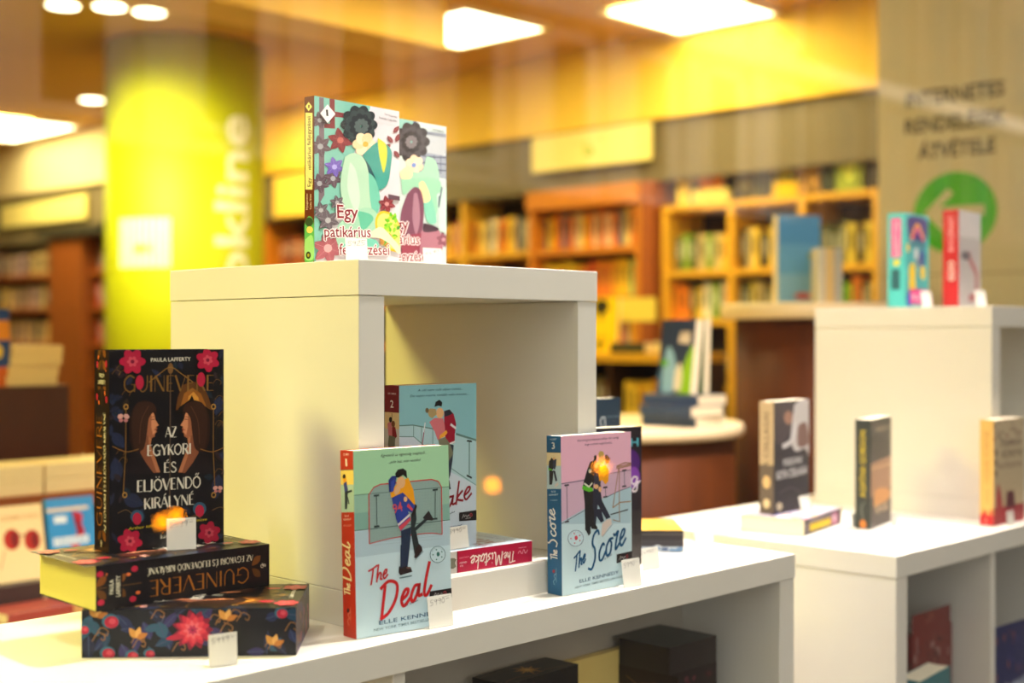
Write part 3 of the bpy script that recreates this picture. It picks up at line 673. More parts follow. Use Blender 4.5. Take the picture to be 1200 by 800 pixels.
# ------------------------------------------------------------------ the three thick black fantasy novels
BLK = (20, 18, 24); GOLD = (186, 132, 52); ROSE = (176, 32, 62); PINKR = (206, 74, 92); DBL = (44, 58, 92)
LITPAGES = mat('lime_lit_pages', (226, 216, 120), .85, .05, 900, .1, stretch=(.02, 1, .02))  # lime lamp light is put into this page colour
def rose(k, c, r, ph=0):
    k.flower(c, r, ((176, 26, 62), ROSE, PINKR), 6, ph); k.oval(c, r * .16, r * .16, (120, 18, 50), n=8)
def butterfly(k, c, r):
    for sx in (-1, 1):
        k.oval((c[0] + sx * r * .5, c[1] - r * .25), r * .5, r * .4, (214, 160, 150), sx * .5, 10); k.oval((c[0] + sx * r * .4, c[1] + r * .4), r * .35, r * .3, (190, 120, 120), 0, 10)
def guin_cover():
    g = Ink(135, 222.5, BLK).trace((126.5, 410.7), (261.3, 410), (262.3, 635.7), (128.3, 649.3), 95, 400, 3.074)
    for c, L, w, a in (((118, 240), 60, 40, 1.2), ((120, 420), 90, 44, 1.4), ((500, 200), 70, 36, 1.8), ((496, 480), 90, 40, 1.7), ((150, 560), 80, 50, .4), ((110, 330), 70, 40, .9)): g.leaf(c, L, w, a, (36, 44, 70), (52, 62, 90))
    r3 = random.Random(9)
    for i in range(46):
        x = r3.choice((r3.uniform(100, 160), r3.uniform(470, 512), r3.uniform(110, 500))); y = r3.uniform(50, 730) if not 165 < x < 465 else r3.choice((r3.uniform(40, 130), r3.uniform(610, 745)))
        g.leaf((x, y), r3.uniform(24, 52), r3.uniform(12, 24), r3.uniform(0, 6.28), r3.choice(((30, 36, 58), (24, 40, 52), (44, 34, 40), (50, 40, 28), (34, 44, 70))), (62, 58, 62))
    for i in range(14):
        x, y = r3.choice((r3.uniform(105, 150), r3.uniform(470, 505))), r3.uniform(60, 740); g.line([(x, y), (x + 14, y - 16), (x + 30, y - 8), (x + 26, y + 4)], .5, (120, 86, 44), True)
    # warm glow of the painted dusk sky above a dark hill
    g.poly([(338, 250), (345, 205), (362, 160), (395, 148), (430, 152), (455, 200), (470, 250)], (96, 58, 26)); g.poly([(352, 250), (368, 190), (398, 170), (428, 190), (448, 236)], (150, 92, 34)); g.poly([(378, 240), (384, 200), (402, 184), (420, 205), (424, 240)], (206, 140, 54))
    g.poly([(338, 262), (352, 238), (376, 222), (388, 212), (396, 196), (404, 214), (424, 226), (470, 252), (474, 268)], (22, 17, 16))
    for sx, x0 in ((1, 0), (-1, 632)):       # two plain profiles facing each other
        f = lambda pts: [(x0 + sx * x, y) for x, y in pts]
        g.poly(f([(172, 360), (172, 280), (192, 232), (225, 215), (255, 228), (268, 252), (262, 290), (240, 350), (225, 400), (190, 400)]), (40, 24, 20), True)
        g.poly(f([(222, 335), (252, 346), (248, 376), (264, 420), (284, 474), (236, 478), (206, 430), (214, 385)]), (132, 78, 54)); g.poly(f([(240, 346), (252, 348), (248, 378), (266, 424), (284, 474), (270, 474), (244, 400)]), (176, 112, 76))
        g.poly(f([(232, 264), (254, 254), (262, 268), (264, 284), (277, 305), (268, 309), (272, 317), (267, 321), (271, 329), (264, 333), (263, 345), (249, 352), (232, 338), (226, 305)]), (158, 96, 66))
        g.poly(f([(250, 262), (258, 260), (264, 284), (277, 305), (266, 310), (266, 330), (256, 340), (250, 310)]), (206, 136, 96))
        g.line(f([(249, 284), (262, 283)]), .7, (40, 20, 16)); g.line(f([(248, 276), (261, 273)]), .5, (50, 26, 20)); g.line(f([(260, 321), (270, 319)]), 1.0, (140, 50, 46))
        g.poly(f([(200, 222), (250, 222), (268, 250), (252, 262), (240, 285), (234, 335), (222, 390), (192, 392), (180, 330), (182, 260)]), (54, 32, 24), True); g.line(f([(240, 235), (214, 290), (208, 370)]), 1.0, (84, 52, 36), True)
        g.poly(f([(160, 478), (176, 410), (206, 396), (232, 440), (262, 480)]), (28, 22, 26))
        g.line(f([(158, 250), (158, 400), (150, 560)]), 1.0, (126, 92, 46)); g.oval(f([(158, 238)])[0], 9, 11, (170, 126, 62)); g.oval(f([(158, 238)])[0], 5, 6, BLK); g.oval(f([(156, 555)])[0], 9, 11, (170, 126, 62)); g.oval(f([(156, 555)])[0], 5, 6, BLK)
        g.line(f([(110, 380), (160, 400), (205, 390)]), .8, (150, 104, 52), True)
    g.line([(318, 85), (318, 640)], 1.3, (90, 72, 58)); g.oval((318, 100), 10, 20, (120, 86, 50)); g.line([(240, 150), (280, 118), (318, 95), (356, 118), (400, 150)], .9, (150, 108, 50), True)
    g.dido('GUINEVERE', (148, 185), (478, 180), 18, (128, 92, 44), .8)
    for c, r, ph in (((180, 75), 46, 0), ((452, 70), 42, .4), ((175, 720), 44, .2), ((460, 690), 40, .7)): rose(g, c, r, ph)
    for c in ((206, 150), (428, 140)): g.oval(c, 15, 26, ROSE)
    for c, sx in (((200, 640), -1), ((425, 612), 1)): g.oval((c[0], c[1] - 8), 24, 24, (52, 86, 110)); g.oval(c, 16, 22, ROSE)
    butterfly(g, (148, 278), 22); butterfly(g, (490, 534), 18)
    for a in ((130, 620), (250, 650), (380, 640), (470, 610)): g.line([a, (a[0] + 30, a[1] - 12), (a[0] + 52, a[1] + 2)], .7, (120, 90, 56), True)
    W = (222, 216, 200)
    g.text('PAULA LAFFERTY', (246, 76), (390, 72), 4.2, W)
    g.dido('AZ', (300, 348), (342, 346), 11.5, W, 1.1); g.dido('EGYKORI', (234, 415), (394, 407), 12, W, 1.1); g.dido('ÉS', (294, 475), (342, 472), 11.5, W, 1.1); g.dido('ELJÖVENDŐ', (198, 545), (430, 527), 13, W, 1.1); g.dido('KIRÁLYNÉ', (224, 606), (406, 588), 12, W, 1.1)
    g.text('Arthur király lánya, Camelot kincse', (168, 680), (450, 645), 2.8, (196, 176, 40), .2); g.hand('king', (284, 712), (330, 700), 2.6, .6, W)
    return g
def guin_spine(t, h=222.5):
    g = Ink(t, h, BLK); c = t / 2
    for y in (12, 178, 200, 214): g.leaf((c - 12, y), 15, 8, .8, (96, 60, 26)); g.leaf((c + 12, y), 15, 8, 2.3, (126, 74, 30))
    for x, y in ((8, 170), (t - 8, 168), (9, 206), (t - 9, 207)): g.oval((x, y), 3.2, 4, ROSE)
    for x, y in ((14, 164), (t - 13, 175), (12, 214), (t - 10, 198)): g.oval((x, y), 1.8, 2.6, (220, 110, 50))
    g.line([(c, 222), (c, 160)], .6, (120, 84, 40)); g.rect(4, 182, t - 8, 17, BLK)
    g.text('PAULA', (c - 7.5, 192), (c + 7.5, 192), 4.6, (236, 230, 206)); g.text('LAFFERTY', (c - 11, 184.5), (c + 11, 184.5), 4.6, (236, 230, 206))
    g.dido('GUINEVERE', (t * .52, 27), (t * .52, 152), t * .36, (172, 106, 38), .8); g.dido('AZ EGYKORI ÉS ELJÖVENDŐ KIRÁLYNÉ', (t * .80, 22), (t * .80, 154), t * .14, (222, 214, 190), 1.3)
    g.hand('g', (c - 2, 8), (c + 3, 9), 3.5, .8, (220, 210, 190))
    return g
def guin_edge(w, h):
    g = Ink(w, h, (20, 20, 30)); r2 = random.Random(3)
    for i in range(46):
        c = (r2.uniform(0, w), r2.uniform(0, h)); a = r2.uniform(0, 6.28)
        g.leaf(c, r2.uniform(14, 30), r2.uniform(7, 13), a, r2.choice(((34, 44, 84), (28, 62, 92), (52, 46, 96), (44, 84, 108), (30, 34, 62))), (66, 78, 110))
    for i in range(16):
        x, y = r2.uniform(5, w - 5), r2.uniform(5, h - 8)
        g.line([(x, y), (x + 6, y + 9), (x + 13, y + 6), (x + 12, y + 1), (x + 9, y + 3)], 1.0, (150, 104, 62), True)
    for x, y in ((57, 20), (150, 38), (199, 11), (16, 42)): g.leaf((x, y), 13, 7, 2.2, (206, 146, 70)); g.leaf((x, y), 12, 6, 1.3, (226, 170, 96)); g.leaf((x, y), 12, 6, .4, (190, 120, 56))
    for x, y, r in ((30, 38, 9), (2, 30, 6), (207, 45, 7), (70, 4, 6), (27, 5, 8), (52, 2, 7)): g.oval((x, y), r, r * .85, (60, 104, 128)); g.oval((x + 1, y - 1), r * .8, r * .7, ROSE); g.oval((x + 2, y), r * .4, r * .35, PINKR)
    c = (115, 28)
    for k, (q, col) in enumerate(((19, (130, 18, 52)), (16, (190, 36, 66)), (13, (216, 60, 78)), (9, (226, 100, 112)), (5, (170, 30, 80)))):
        for i in range(11 - k):
            a = 2 * math.pi * i / (11 - k) + k * .3; g.leaf((c[0] + q * .12 * math.cos(a), c[1] + q * .12 * math.sin(a)), q, q * .5, a, col)
    for q in (-1, 1): g.leaf((c[0] + q * 8, c[1] - 6), 20, 6, (math.pi if q < 0 else 0) - .15 * q, ROSE)
    return g
FT, FW, FH = .050, .135, .2225
_e = lie(book('thick black novel with a painted floral fore-edge, lowest of its stack', FW, FH, FT, BLK, prints=(('cover_print', front, guin_cover()),), group='black fantasy novels', gloss=True),
    -.2829, .1084, .0004, -43.1, FT, 'fore', w=FW)
ge = guin_edge(FH * 1000, FT * 1000)
hk = Ink(FW * 1000, FT * 1000, (44, 30, 46))
for i in range(24): hk.leaf((rnd.uniform(0, 130), rnd.uniform(0, 50)), 22, 9, rnd.uniform(0, 6), rnd.choice(((150, 60, 90), (60, 66, 110), (90, 60, 100), (120, 80, 60))))
hk.build('head_print', lambda u, v, d: (u, FT - v, FH + d), _e, GLOSS)
ge.build('edge_print', lambda u, v, d: (FW + d, FT - v, u), _e, label='painted red and blue flowers on the page edges')
lie(book('thick black novel lying spine out with its lime-lit page edge to the left', FW, .2115, .0476, BLK, LITPAGES, prints=(('cover_print', front, guin_cover()), ('spine_print', spine, guin_spine(47.6, 211.5))), group='black fantasy novels', gloss=True),
    -.2785, .0865, .0506, -2.3, .0476, 'spine', h=.2115)
stand(book('thick black novel standing on top of its stack, two profiles on the cover', FW, FH, .0445, BLK, prints=(('cover_print', front, guin_cover()), ('spine_print', spine, guin_spine(44.5))), group='black fantasy novels', gloss=True),
      -.2307, .1452, .0985, -8.6, 0)

# ------------------------------------------------------------------ two novels on the cube: robes, lattice and flowers (plain stand-in artwork)
BURG = (124, 44, 52); MNT = (126, 188, 172); PLUM = (92, 74, 84)
def bloom(k, c, r, col, line_):
    for i in range(6):
        a = i * 1.05 + .3; k.leaf(c, r, r * .55, a, col, line_)
    k.oval(c, r * .25, r * .25, line_)
def novel_one():
    g = Ink(151, 210, (222, 214, 220)).trace((368, 111.5), (467.8, 129), (469.5, 316), (369, 310.6), 350, 105, 6.667)
    g.poly([(118, 40), (560, 100), (520, 300), (420, 520), (330, 900), (120, 1400)], MNT); g.poly([(160, 55), (195, 60), (200, 300), (205, 820), (160, 900)], (120, 104, 112))
    g.poly([(240, 65), (280, 70), (285, 300), (200, 295), (200, 262), (245, 262)], BURG); g.poly([(280, 165), (370, 180), (370, 215), (285, 208)], BURG)
    for c, r in (((165, 235), 70), ((170, 440), 90), ((165, 730), 80), ((270, 690), 80)): bloom(g, c, r, PLUM, (160, 160, 164))
    bloom(g, (325, 390), 100, BURG, (190, 100, 90)); bloom(g, (280, 600), 80, (112, 92, 176), (170, 160, 220))
    for c, a in (((740, 330), -.9), ((720, 420), 2.6), ((735, 410), -2.2), ((745, 470), .9), ((760, 400), -1.2)): g.leaf(c, 70, 34, a, BURG, (200, 150, 150))
    # dark peony and pale blossom above folded green robes
    for k, (q, col) in enumerate(((150, (40, 48, 52)), (125, (56, 66, 68)), (95, (38, 44, 50)), (60, (84, 96, 96)))):
        for i in range(10): a = i * .628 + k * .4; g.oval((470 + 6 * k + q * .55 * math.cos(a), 268 + 4 * k + q * .62 * math.sin(a)), q * .42, q * .30, col, a)
    for i in range(6): a = i * 1.047; g.oval((510 + 44 * math.cos(a), 420 + 48 * math.sin(a)), 48, 40, (246, 206, 160) if i % 2 else (250, 222, 186), a)
    g.oval((520, 420), 22, 22, (236, 176, 70))
    g.poly([(500, 500), (620, 400), (720, 460), (720, 600), (690, 740), (600, 800), (540, 860), (520, 640)], (66, 152, 140), True); g.poly([(615, 370), (680, 420), (690, 520), (665, 640), (640, 560), (620, 450)], (206, 210, 70), True)
    g.poly([(505, 520), (560, 600), (600, 690), (590, 720), (540, 640), (490, 540)], (30, 74, 84), True)
    g.poly([(360, 520), (420, 490), (500, 520), (545, 640), (560, 860), (600, 1000), (560, 1090), (470, 1030), (370, 950), (325, 740)], (178, 212, 184), True)
    g.poly([(400, 560), (450, 640), (480, 860), (440, 940), (380, 760)], (202, 226, 204), True); g.poly([(545, 640), (560, 860), (600, 1000), (640, 860), (600, 700)], (112, 190, 166), True)
    g.crop(350, 210, 6.667)
    for c, r in (((175, 240), 70), ((230, 320), 90), ((300, 180), 60)): bloom(g, c, r, (96, 86, 92), (170, 168, 170))
    bloom(g, (230, 540), 130, (156, 84, 92), (214, 160, 160)); bloom(g, (690, 190), 70, BURG, (200, 140, 140)); g.poly([(700, 110), (800, 130), (805, 165), (700, 150)], (96, 70, 80))
    g.poly([(280, 420), (330, 330), (470, 230), (580, 230), (640, 330), (600, 410), (560, 440), (600, 560), (420, 600), (330, 560)], (160, 204, 176), True)
    g.poly([(450, 240), (560, 270), (580, 320), (500, 400), (470, 300)], (96, 180, 150), True); g.poly([(330, 520), (420, 480), (600, 470), (610, 560), (400, 620)], (112, 188, 166), True)
    g.oval((715, 405), 100, 175, (230, 186, 40), -.45); g.oval((715, 405), 84, 155, (236, 214, 120), -.45)
    r2 = random.Random(5)
    for i in range(26): g.leaf((690 + r2.uniform(-40, 80), 300 + i * 7), 48, 26, r2.uniform(0, 6.2), r2.choice(((96, 176, 30), (140, 200, 50), (70, 140, 40), (176, 200, 60))))
    for i in range(8): g.oval((660 + r2.uniform(-40, 60), 480 + r2.uniform(-40, 50)), 18, 18, (176, 122, 60))
    g.poly([(560, 420), (640, 370), (720, 440), (800, 540), (780, 580), (720, 510), (640, 460), (570, 450)], (250, 232, 190), True)
    T = (128, 26, 40); H_ = (250, 240, 238)
    for t, A, B, h in (('Egy', (300, 300), (465, 305), 17), ('patikárius', (200, 450), (565, 452), 14), ('feljegyzései', (318, 590), (712, 592), 14)):
        for dx, dy in ((-7, 0), (7, 0), (0, -7), (0, 7)): g.text(t, (A[0] + dx, A[1] + dy), (B[0] + dx, B[1] + dy), h, H_)
        g.text(t, A, B, h, T)
    g.crop(350, 105, 6.667)
    g.poly([(218, 112), (280, 185), (220, 258), (162, 182)], (240, 238, 236)); g.text('1', (210, 202), (226, 202), 8, (40, 40, 44))
    g.text('Írta: Hyuganatsu', (665, 190), (762, 214), 2.8, (60, 60, 66)); g.text('Illusztrálta: Touko Shino', (622, 218), (762, 246), 2.8, (90, 88, 94))
    return g
def novel_two():
    g = Ink(151, 210, (200, 212, 208)).trace((434, 132.9), (522.8, 149.3), (524, 321), (434, 316.6), 350, 105, 6.667)
    g.poly([(560, 180), (920, 240), (920, 500), (560, 500)], (140, 190, 178)); g.poly([(895, 240), (920, 245), (915, 300), (890, 300)], (90, 104, 130))
    g.poly([(940, 320), (1160, 350), (1160, 700), (940, 650)], (150, 158, 172)); g.poly([(975, 355), (1150, 375), (1150, 520), (975, 490)], (198, 202, 206))
    for i in range(12): g.line([(985 + i * 14, 365), (985 + i * 14, 505)], .5, (110, 116, 130))
    for y in (520, 570, 620): g.line([(970, y), (1155, y + 14)], 1.6, (84, 92, 116))
    for x in (1060, 1110): g.line([(x, 510), (x, 660)], 1.4, (84, 92, 116))
    for k, (q, col) in enumerate(((150, (44, 42, 48)), (120, (70, 66, 72)), (85, (40, 38, 44)), (50, (120, 112, 116)))):
        for i in range(10): a = i * .628 + k * .4; g.oval((880 + q * .55 * math.cos(a), 410 + q * .62 * math.sin(a)), q * .42, q * .30, col, a)
    for i in range(6): a = i * 1.047 + .4; g.oval((905 + 34 * math.cos(a), 585 + 38 * math.sin(a)), 38, 32, (250, 218, 184) if i % 2 else (244, 206, 170), a)
    g.oval((900, 590), 18, 18, (110, 140, 200))
    g.poly([(1000, 520), (1070, 560), (1100, 700), (1090, 800), (1000, 720), (900, 740), (800, 720), (860, 640), (960, 640)], (160, 206, 176), True); g.poly([(790, 640), (850, 600), (890, 660), (860, 700), (800, 690)], (250, 214, 170), True)
    g.crop(350, 210, 6.667)
    g.poly([(800, 0), (1090, 0), (1100, 160), (1060, 320), (1000, 300), (960, 150), (900, 60), (820, 120)], (152, 202, 170), True); g.poly([(970, 100), (1030, 120), (1080, 330), (1000, 320)], (128, 196, 170), True)
    g.poly([(940, 30), (980, 20), (1030, 140), (1000, 180), (960, 160)], (250, 214, 160), True)
    g.poly([(850, 110), (910, 60), (960, 100), (980, 240), (960, 440), (900, 460), (800, 440), (800, 260)], (116, 70, 88), True); g.poly([(900, 110), (930, 120), (950, 300), (920, 430), (890, 300)], (160, 116, 132), True)
    g.poly([(1080, 120), (1160, 60), (1170, 420), (1100, 400)], (196, 222, 210)); g.line([(1100, 130), (1095, 220), (1120, 60)], 3, (96, 100, 116))
    g.poly([(960, 400), (1060, 380), (1110, 420), (1120, 560), (940, 600)], (168, 112, 126), True); g.poly([(980, 340), (1080, 370), (1090, 400), (980, 410)], (70, 50, 60), True); bloom(g, (1135, 470), 60, (130, 76, 90), (190, 140, 150)); g.poly([(800, 440), (960, 420), (940, 640), (800, 640)], (140, 60, 76))
    T = (128, 26, 40); H_ = (250, 240, 238)
    for t, A, B, h in (('Egy', (712, 400), (862, 396), 17), ('patikárius', (600, 500), (946, 508), 14), ('feljegyzései', (680, 636), (1010, 640), 14)):
        for dx, dy in ((-7, 0), (7, 0), (0, -7), (0, 7)): g.text(t, (A[0] + dx, A[1] + dy), (B[0] + dx, B[1] + dy), h, H_)
        g.text(t, A, B, h, T)
    g.crop(350, 105, 6.667); g.text('Írta: Hyuganatsu', (1045, 320), (1132, 340), 2.8, (70, 70, 76)); g.text('Illusztrálta: Touko Shino', (1000, 345), (1132, 372), 2.8, (100, 98, 104))
    return g
n1 = Ink(18, 210, (96, 40, 22)).trace((355.5, 114), (368, 111.5), (369, 310.6), (357, 311), 350, 105, 6.667)
n1.poly([(45, 185), (105, 185), (110, 760), (50, 760)], (236, 226, 150)); n1.poly([(72, 98), (102, 135), (72, 172), (45, 135)], (228, 222, 140)); n1.text('1', (66, 146), (80, 146), 4, (120, 90, 40))
n1.text('Egy patikárius feljegyzései', (97, 735), (88, 212), 6.4, (70, 56, 34))
n1.crop(350, 210, 6.667); n1.poly([(48, -60), (108, -60), (108, 95), (50, 95)], (236, 226, 150)); n1.text('Egy', (95, 70), (93, 0), 6.0, (70, 56, 34))
n1.text('Hyuganatsu', (70, 250), (68, 128), 3.0, (226, 206, 180)); n1.text('Touko Shino', (102, 250), (98, 128), 3.0, (226, 206, 180))
n1.poly([(44, 360), (80, 300), (122, 360), (126, 630), (42, 636)], (88, 170, 90), True); n1.oval((82, 345), 34, 34, (44, 70, 40)); n1.oval((88, 405), 26, 26, (246, 206, 110)); n1.poly([(50, 480), (110, 450), (120, 620), (48, 620)], (150, 206, 130), True); n1.oval((78, 598), 20, 28, (40, 40, 24)); n1.oval((78, 598), 9, 13, (160, 150, 40))
stand(book('green-robed novel with a number 1 diamond on top of the cube', .151, .210, .0175, (96, 40, 22), prints=(('cover_print', front, novel_one()), ('spine_print', spine, n1)), group='novels on top of the cube', gloss=True), .0478, .1446, .4245, 4.6, 0)
stand(book('pale green and plum novel standing half behind its companion on the cube', .151, .210, .0175, (96, 40, 22), prints=(('cover_print', front, novel_two()),), group='novels on top of the cube', gloss=True), .1806, .1948, .4245, 4.6, 0)

# ------------------------------------------------------------------ price cards of the near display
price_card('white price card before the mint-topped red-lettered paperback', .0607, -.0535, .0006, -5.5, .035, .036, '5990-', 8)
price_card('white price card before the pink-topped blue-lettered paperback', .4095, -.0555, .0006, -4, .035, .036, '5990-', 8)
price_card('white price card just left of the gold-topped book pair', .5345, .0107, .0006, -9.2, .032, .030, '4990-', 8)
price_card('white price card leaning back beyond the gold-topped book pair', .792, .105, .0006, -20, .034, .027, '5490-', 20)
price_card('white price card standing on the lying crimson-spined paperback', .1690, .0300, .0690, 0, .036, .0275, '5990-', 8)
price_card('white price card propped against the green-robed novel on the cube', .0802, .1212, .4245, -2, .034, .0345, '5925', 4)
price_card('white price card propped against the plum novel on the cube', .2620, .1776, .4245, -2, .033, .033, '6490', 4)
price_card('white price card before the standing black novel', -.1760, .1180, .0988, -24, .032, .035, '5999-', 3)
price_card('white price card before the floral fore-edge of the lowest black novel', -.2138, -.0232, .0006, -14, .0300, .0325, '5999-', 3)
ZR = -.029
price_card('white price card on the lying yellow-lettered thriller', 1.185, .150, .0022, 5, .038, .034, '4999', 12)
price_card('white price card at the right end of the lying thriller', 1.300, .112, ZR + .0006, 9, .040, .026, '4999', 5)
price_card('white price card beside the narrow dark book with yellow spine letters', 1.360, .062, ZR + .0006, 9.5, .030, .026, '5299', 5)
price_card('white price card at the foot of the tan and red novel', 1.519, -.0945, ZR + .0006, 3, .035, .028, '4990', 5)
ZT = ZR + .424
price_card('white price card at the teal book on the right cube', 1.640, .140, ZT + .0006, -30, .024, .034, '3999', 14)
price_card('white price card at the red-spined book on the right cube', 1.652, .028, ZT + .0006, -30, .024, .034, '3999', 14)

# ------------------------------------------------------------------ books behind "The Score"
k = Ink(135, 203, (34, 28, 38))
k.text('CRUSH', (52, 174), (129, 174), 12, (86, 176, 196)); k.oval((112, 150), 20, 20, (76, 34, 110)); k.oval((96, 120), 24, 30, (58, 26, 84)); k.oval((120, 128), 12, 16, (120, 60, 160))
k.hand('wing', (70, 112), (131, 118), 12, 2.4, (238, 228, 236)); k.rect(0, 0, 135, 44, (58, 54, 56)); k.rect(0, 44, 135, 36, (44, 40, 44))
stand(book('dark purple paperback standing behind the pink and blue one', .135, .203, .025, (34, 28, 38), prints=(('cover_print', front, k),), gloss=True), .4395, .0695, .0005, -11, 0)
k = Ink(135, 236, (40, 56, 72))
k.text('hosszú évek után', (92, 205), (132, 205), 3, (120, 140, 150)); k.line([(96, 188), (92, 200), (100, 206), (102, 192), (98, 182), (100, 172)], 1.6, (214, 220, 224), True); k.text('egy igaz történet', (104, 186), (132, 186), 3, (170, 180, 186)); k.text('nyomában', (104, 180), (132, 180), 3, (170, 180, 186))
k.rect(92, 172, 40, .8, (120, 140, 150)); k.text('London', (62, 158), (131, 158), 14, (224, 226, 226))
stand(book('slate blue paperback partly hidden at the right edge of the cube', .135, .236, .025, (40, 56, 72), prints=(('cover_print', front, k),)), .563, .205, .0005, -8, 0)
kg = Ink(130, 165, (206, 156, 44)); r2 = random.Random(2)
for i in range(26): kg.oval((r2.uniform(10, 120), r2.uniform(10, 160)), r2.uniform(4, 12), r2.uniform(3, 8), r2.choice(((236, 200, 90), (244, 220, 140), (196, 136, 24))), r2.uniform(0, 3))
def pair(label, z, t, cover, inks): return lie(book(label, .130, .165, t, cover, prints=inks, group='gold-topped book pair'), .589, .184, z, -46, t, 'spine', h=.165)
k1 = Ink(15.5, 165, (40, 36, 40)); k1.rect(9, 0, 1.2, 165, (96, 88, 84))
pair('gold-covered dark-spined book, upper of the pair beside the purple paperback', .0182, .0155, (40, 36, 40), (('cover_print', front, kg), ('spine_print', spine, k1)))
k1 = Ink(17.5, 165, (54, 50, 56)); k1.rect(0, 0, 8, 165, (188, 200, 214))
for i in range(16): k1.oval((r2.uniform(2, 8), r2.uniform(4, 160)), 2.5, 6, r2.choice(((110, 140, 180), (226, 230, 236), (70, 90, 130))))
pair('dark book with a pale blue banded spine, lower of the pair', .0004, .0175, (54, 50, 56), (('spine_print', spine, k1),))

# ------------------------------------------------------------------ boxed books inside the low bench
def boxbook(label, L, B_, h, x, y, z, ang, ink_top, ink_front, ink_left, cover):
    """slipcase book standing upright: nearest corner at (x,y); right face of width B_, left face of width L"""
    e = empty('boxed_book', (x, y, z), label, 'book', 'boxed books inside the low bench')
    e.matrix_world = Matrix.Translation((x, y, z)) @ Matrix.Rotation(R(ang), 4, 'Z')
    m = mat('cover_%02x%02x%02x' % tuple(cover), cover, .4, .03, 40)
    MB().box(0, B_, 0, L, 0, h, m).build('slipcase', e, bevel=.001)
    if ink_top: ink_top.build('lid_print', lambda u, v, d: (u, v, h + d), e, GLOSS)
    if ink_front: ink_front.build('cover_print', lambda u, v, d: (u, -d, v), e, GLOSS)
    if ink_left: ink_left.build('spine_print', lambda u, v, d: (-d, L - u, v), e, GLOSS)
    return e
it = Ink(150, 60, (26, 22, 24))
for i in range(16):
    a = 2 * math.pi * i / 16; it.leaf((78, 32), 22 if i % 2 else 14, 3, a, (206, 150, 60))
it.oval((78, 32), 4, 4, (230, 180, 90)); it.line([(10, 10), (40, 16), (60, 8), (100, 14), (140, 6)], 1.0, (150, 96, 60), True); it.line([(5, 50), (50, 54), (100, 48), (145, 54)], .8, (130, 90, 60), True)
if_ = Ink(150, 200, (24, 20, 22)); if_.text('AZ ÁRNYAK ÉS A CSILLAGOK KÖNYVE', (52, 190), (140, 190), 3, (190, 180, 170)); if_.oval((128, 178), 6, 6, (160, 70, 50))
boxbook('black boxed book with a gold star on its top, inside the bench', .062, .15, .279, .277, .035, BH + .0005, 2, it, if_, None, (24, 20, 22))
it = Ink(118, 110, (44, 46, 48)); it.rect(6, 6, 106, 98, (50, 54, 56)); it.line([(10, 60), (60, 70), (110, 54)], 2, (66, 72, 74), True)
if_ = Ink(118, 240, (38, 28, 30))
for i in range(30): if_.oval((r2.uniform(40, 112), r2.uniform(150, 232)), r2.uniform(2, 7), r2.uniform(2, 6), r2.choice(((74, 34, 40), (96, 50, 60), (60, 40, 50), (50, 26, 30))))
for x, y in ((52, 192), (62, 186), (74, 196), (82, 188), (88, 180)): if_.oval((x, y), 7, 9, (206, 160, 96)); if_.oval((x + 3, y - 12), 5, 10, (170, 70, 60))
il = Ink(110, 240, (40, 28, 26)); il.line([(14, 226), (40, 216), (70, 224), (96, 214)], 2, (100, 70, 44), True); il.poly([(50, 200), (80, 206), (86, 222), (40, 220)], (70, 46, 36), True)
boxbook('large dark brown boxed book with muted flowers, beside the bench end panel', .095, .118, .280, .587, .004, BH + .0005, 0, it, if_, il, (38, 28, 30))
boxbook('plain straw yellow boxed book between two dark boxed books', .016, .20, .262, .43, .1005, BH + .0005, 0, None, None, None, (255, 226, 140))  # cover colour brightened to stand for shop light falling on it

# ------------------------------------------------------------------ books on the right bench
k = Ink(135, 211, (52, 48, 54)).trace((907, 470.8), (952.7, 467), (953, 600), (906.5, 603.4), 830, 440, 3.243)
k.poly([(250, 100), (330, 95), (340, 150), (300, 240), (270, 260), (250, 230)], (70, 62, 66), True); k.poly([(335, 110), (400, 88), (405, 300), (380, 280), (340, 290), (320, 240)], (190, 184, 184), True)
k.oval((310, 160), 18, 26, (150, 112, 96)); k.poly([(350, 190), (385, 180), (395, 260), (350, 270)], (120, 92, 86), True); k.line([(285, 270), (320, 250), (345, 180)], 9, (206, 202, 204), True); k.poly([(250, 330), (405, 310), (405, 540), (250, 540)], (48, 46, 52))
k.text('PSZICHO', (290, 345), (368, 335), 12, (226, 222, 224)); k.text('KOTA CSILLAGAI', (262, 396), (388, 378), 15, (226, 222, 224)); k.oval((272, 500), 12, 16, (196, 184, 160)); k.line([(270, 450), (320, 430), (370, 460)], 1.5, (96, 90, 96), True)
ks = Ink(30, 211, (176, 152, 122)); ks.rect(0, 0, 30, 92, (96, 84, 74)); ks.text('KOTA CSILLAGAI', (20, 50), (20, 190), 11, (96, 82, 70)); ks.oval((15, 20), 7, 9, (214, 190, 150)); ks.oval((15, 60), 8, 12, (206, 170, 120))
stand(book('grey thriller with an embracing couple on the cover, standing on a lying book', .135, .211, .030, (52, 48, 54), prints=(('cover_print', front, k), ('spine_print', spine, ks))), 1.153, .192, .0024, 3, 0)
k = Ink(125, 200, (180, 170, 190))
for i in range(26): k.oval((r2.uniform(4, 120), r2.uniform(4, 196)), r2.uniform(5, 16), r2.uniform(4, 12), r2.choice(((214, 60, 96), (240, 200, 60), (70, 80, 150), (236, 226, 230), (60, 40, 60))))
ks = Ink(30.5, 200, (44, 34, 44)); ks.rect(6, 60, 13, 110, (244, 206, 30)); ks.rect(4, 20, 22, 36, (190, 110, 150)); ks.oval((16, 40), 6, 10, (230, 200, 220)); ks.rect(20, 60, 7, 110, (120, 110, 130)); ks.rect(6, 178, 16, 12, (110, 96, 110)); ks.text('KUTYA', (17, 160), (17, 72), 8, (120, 90, 20))
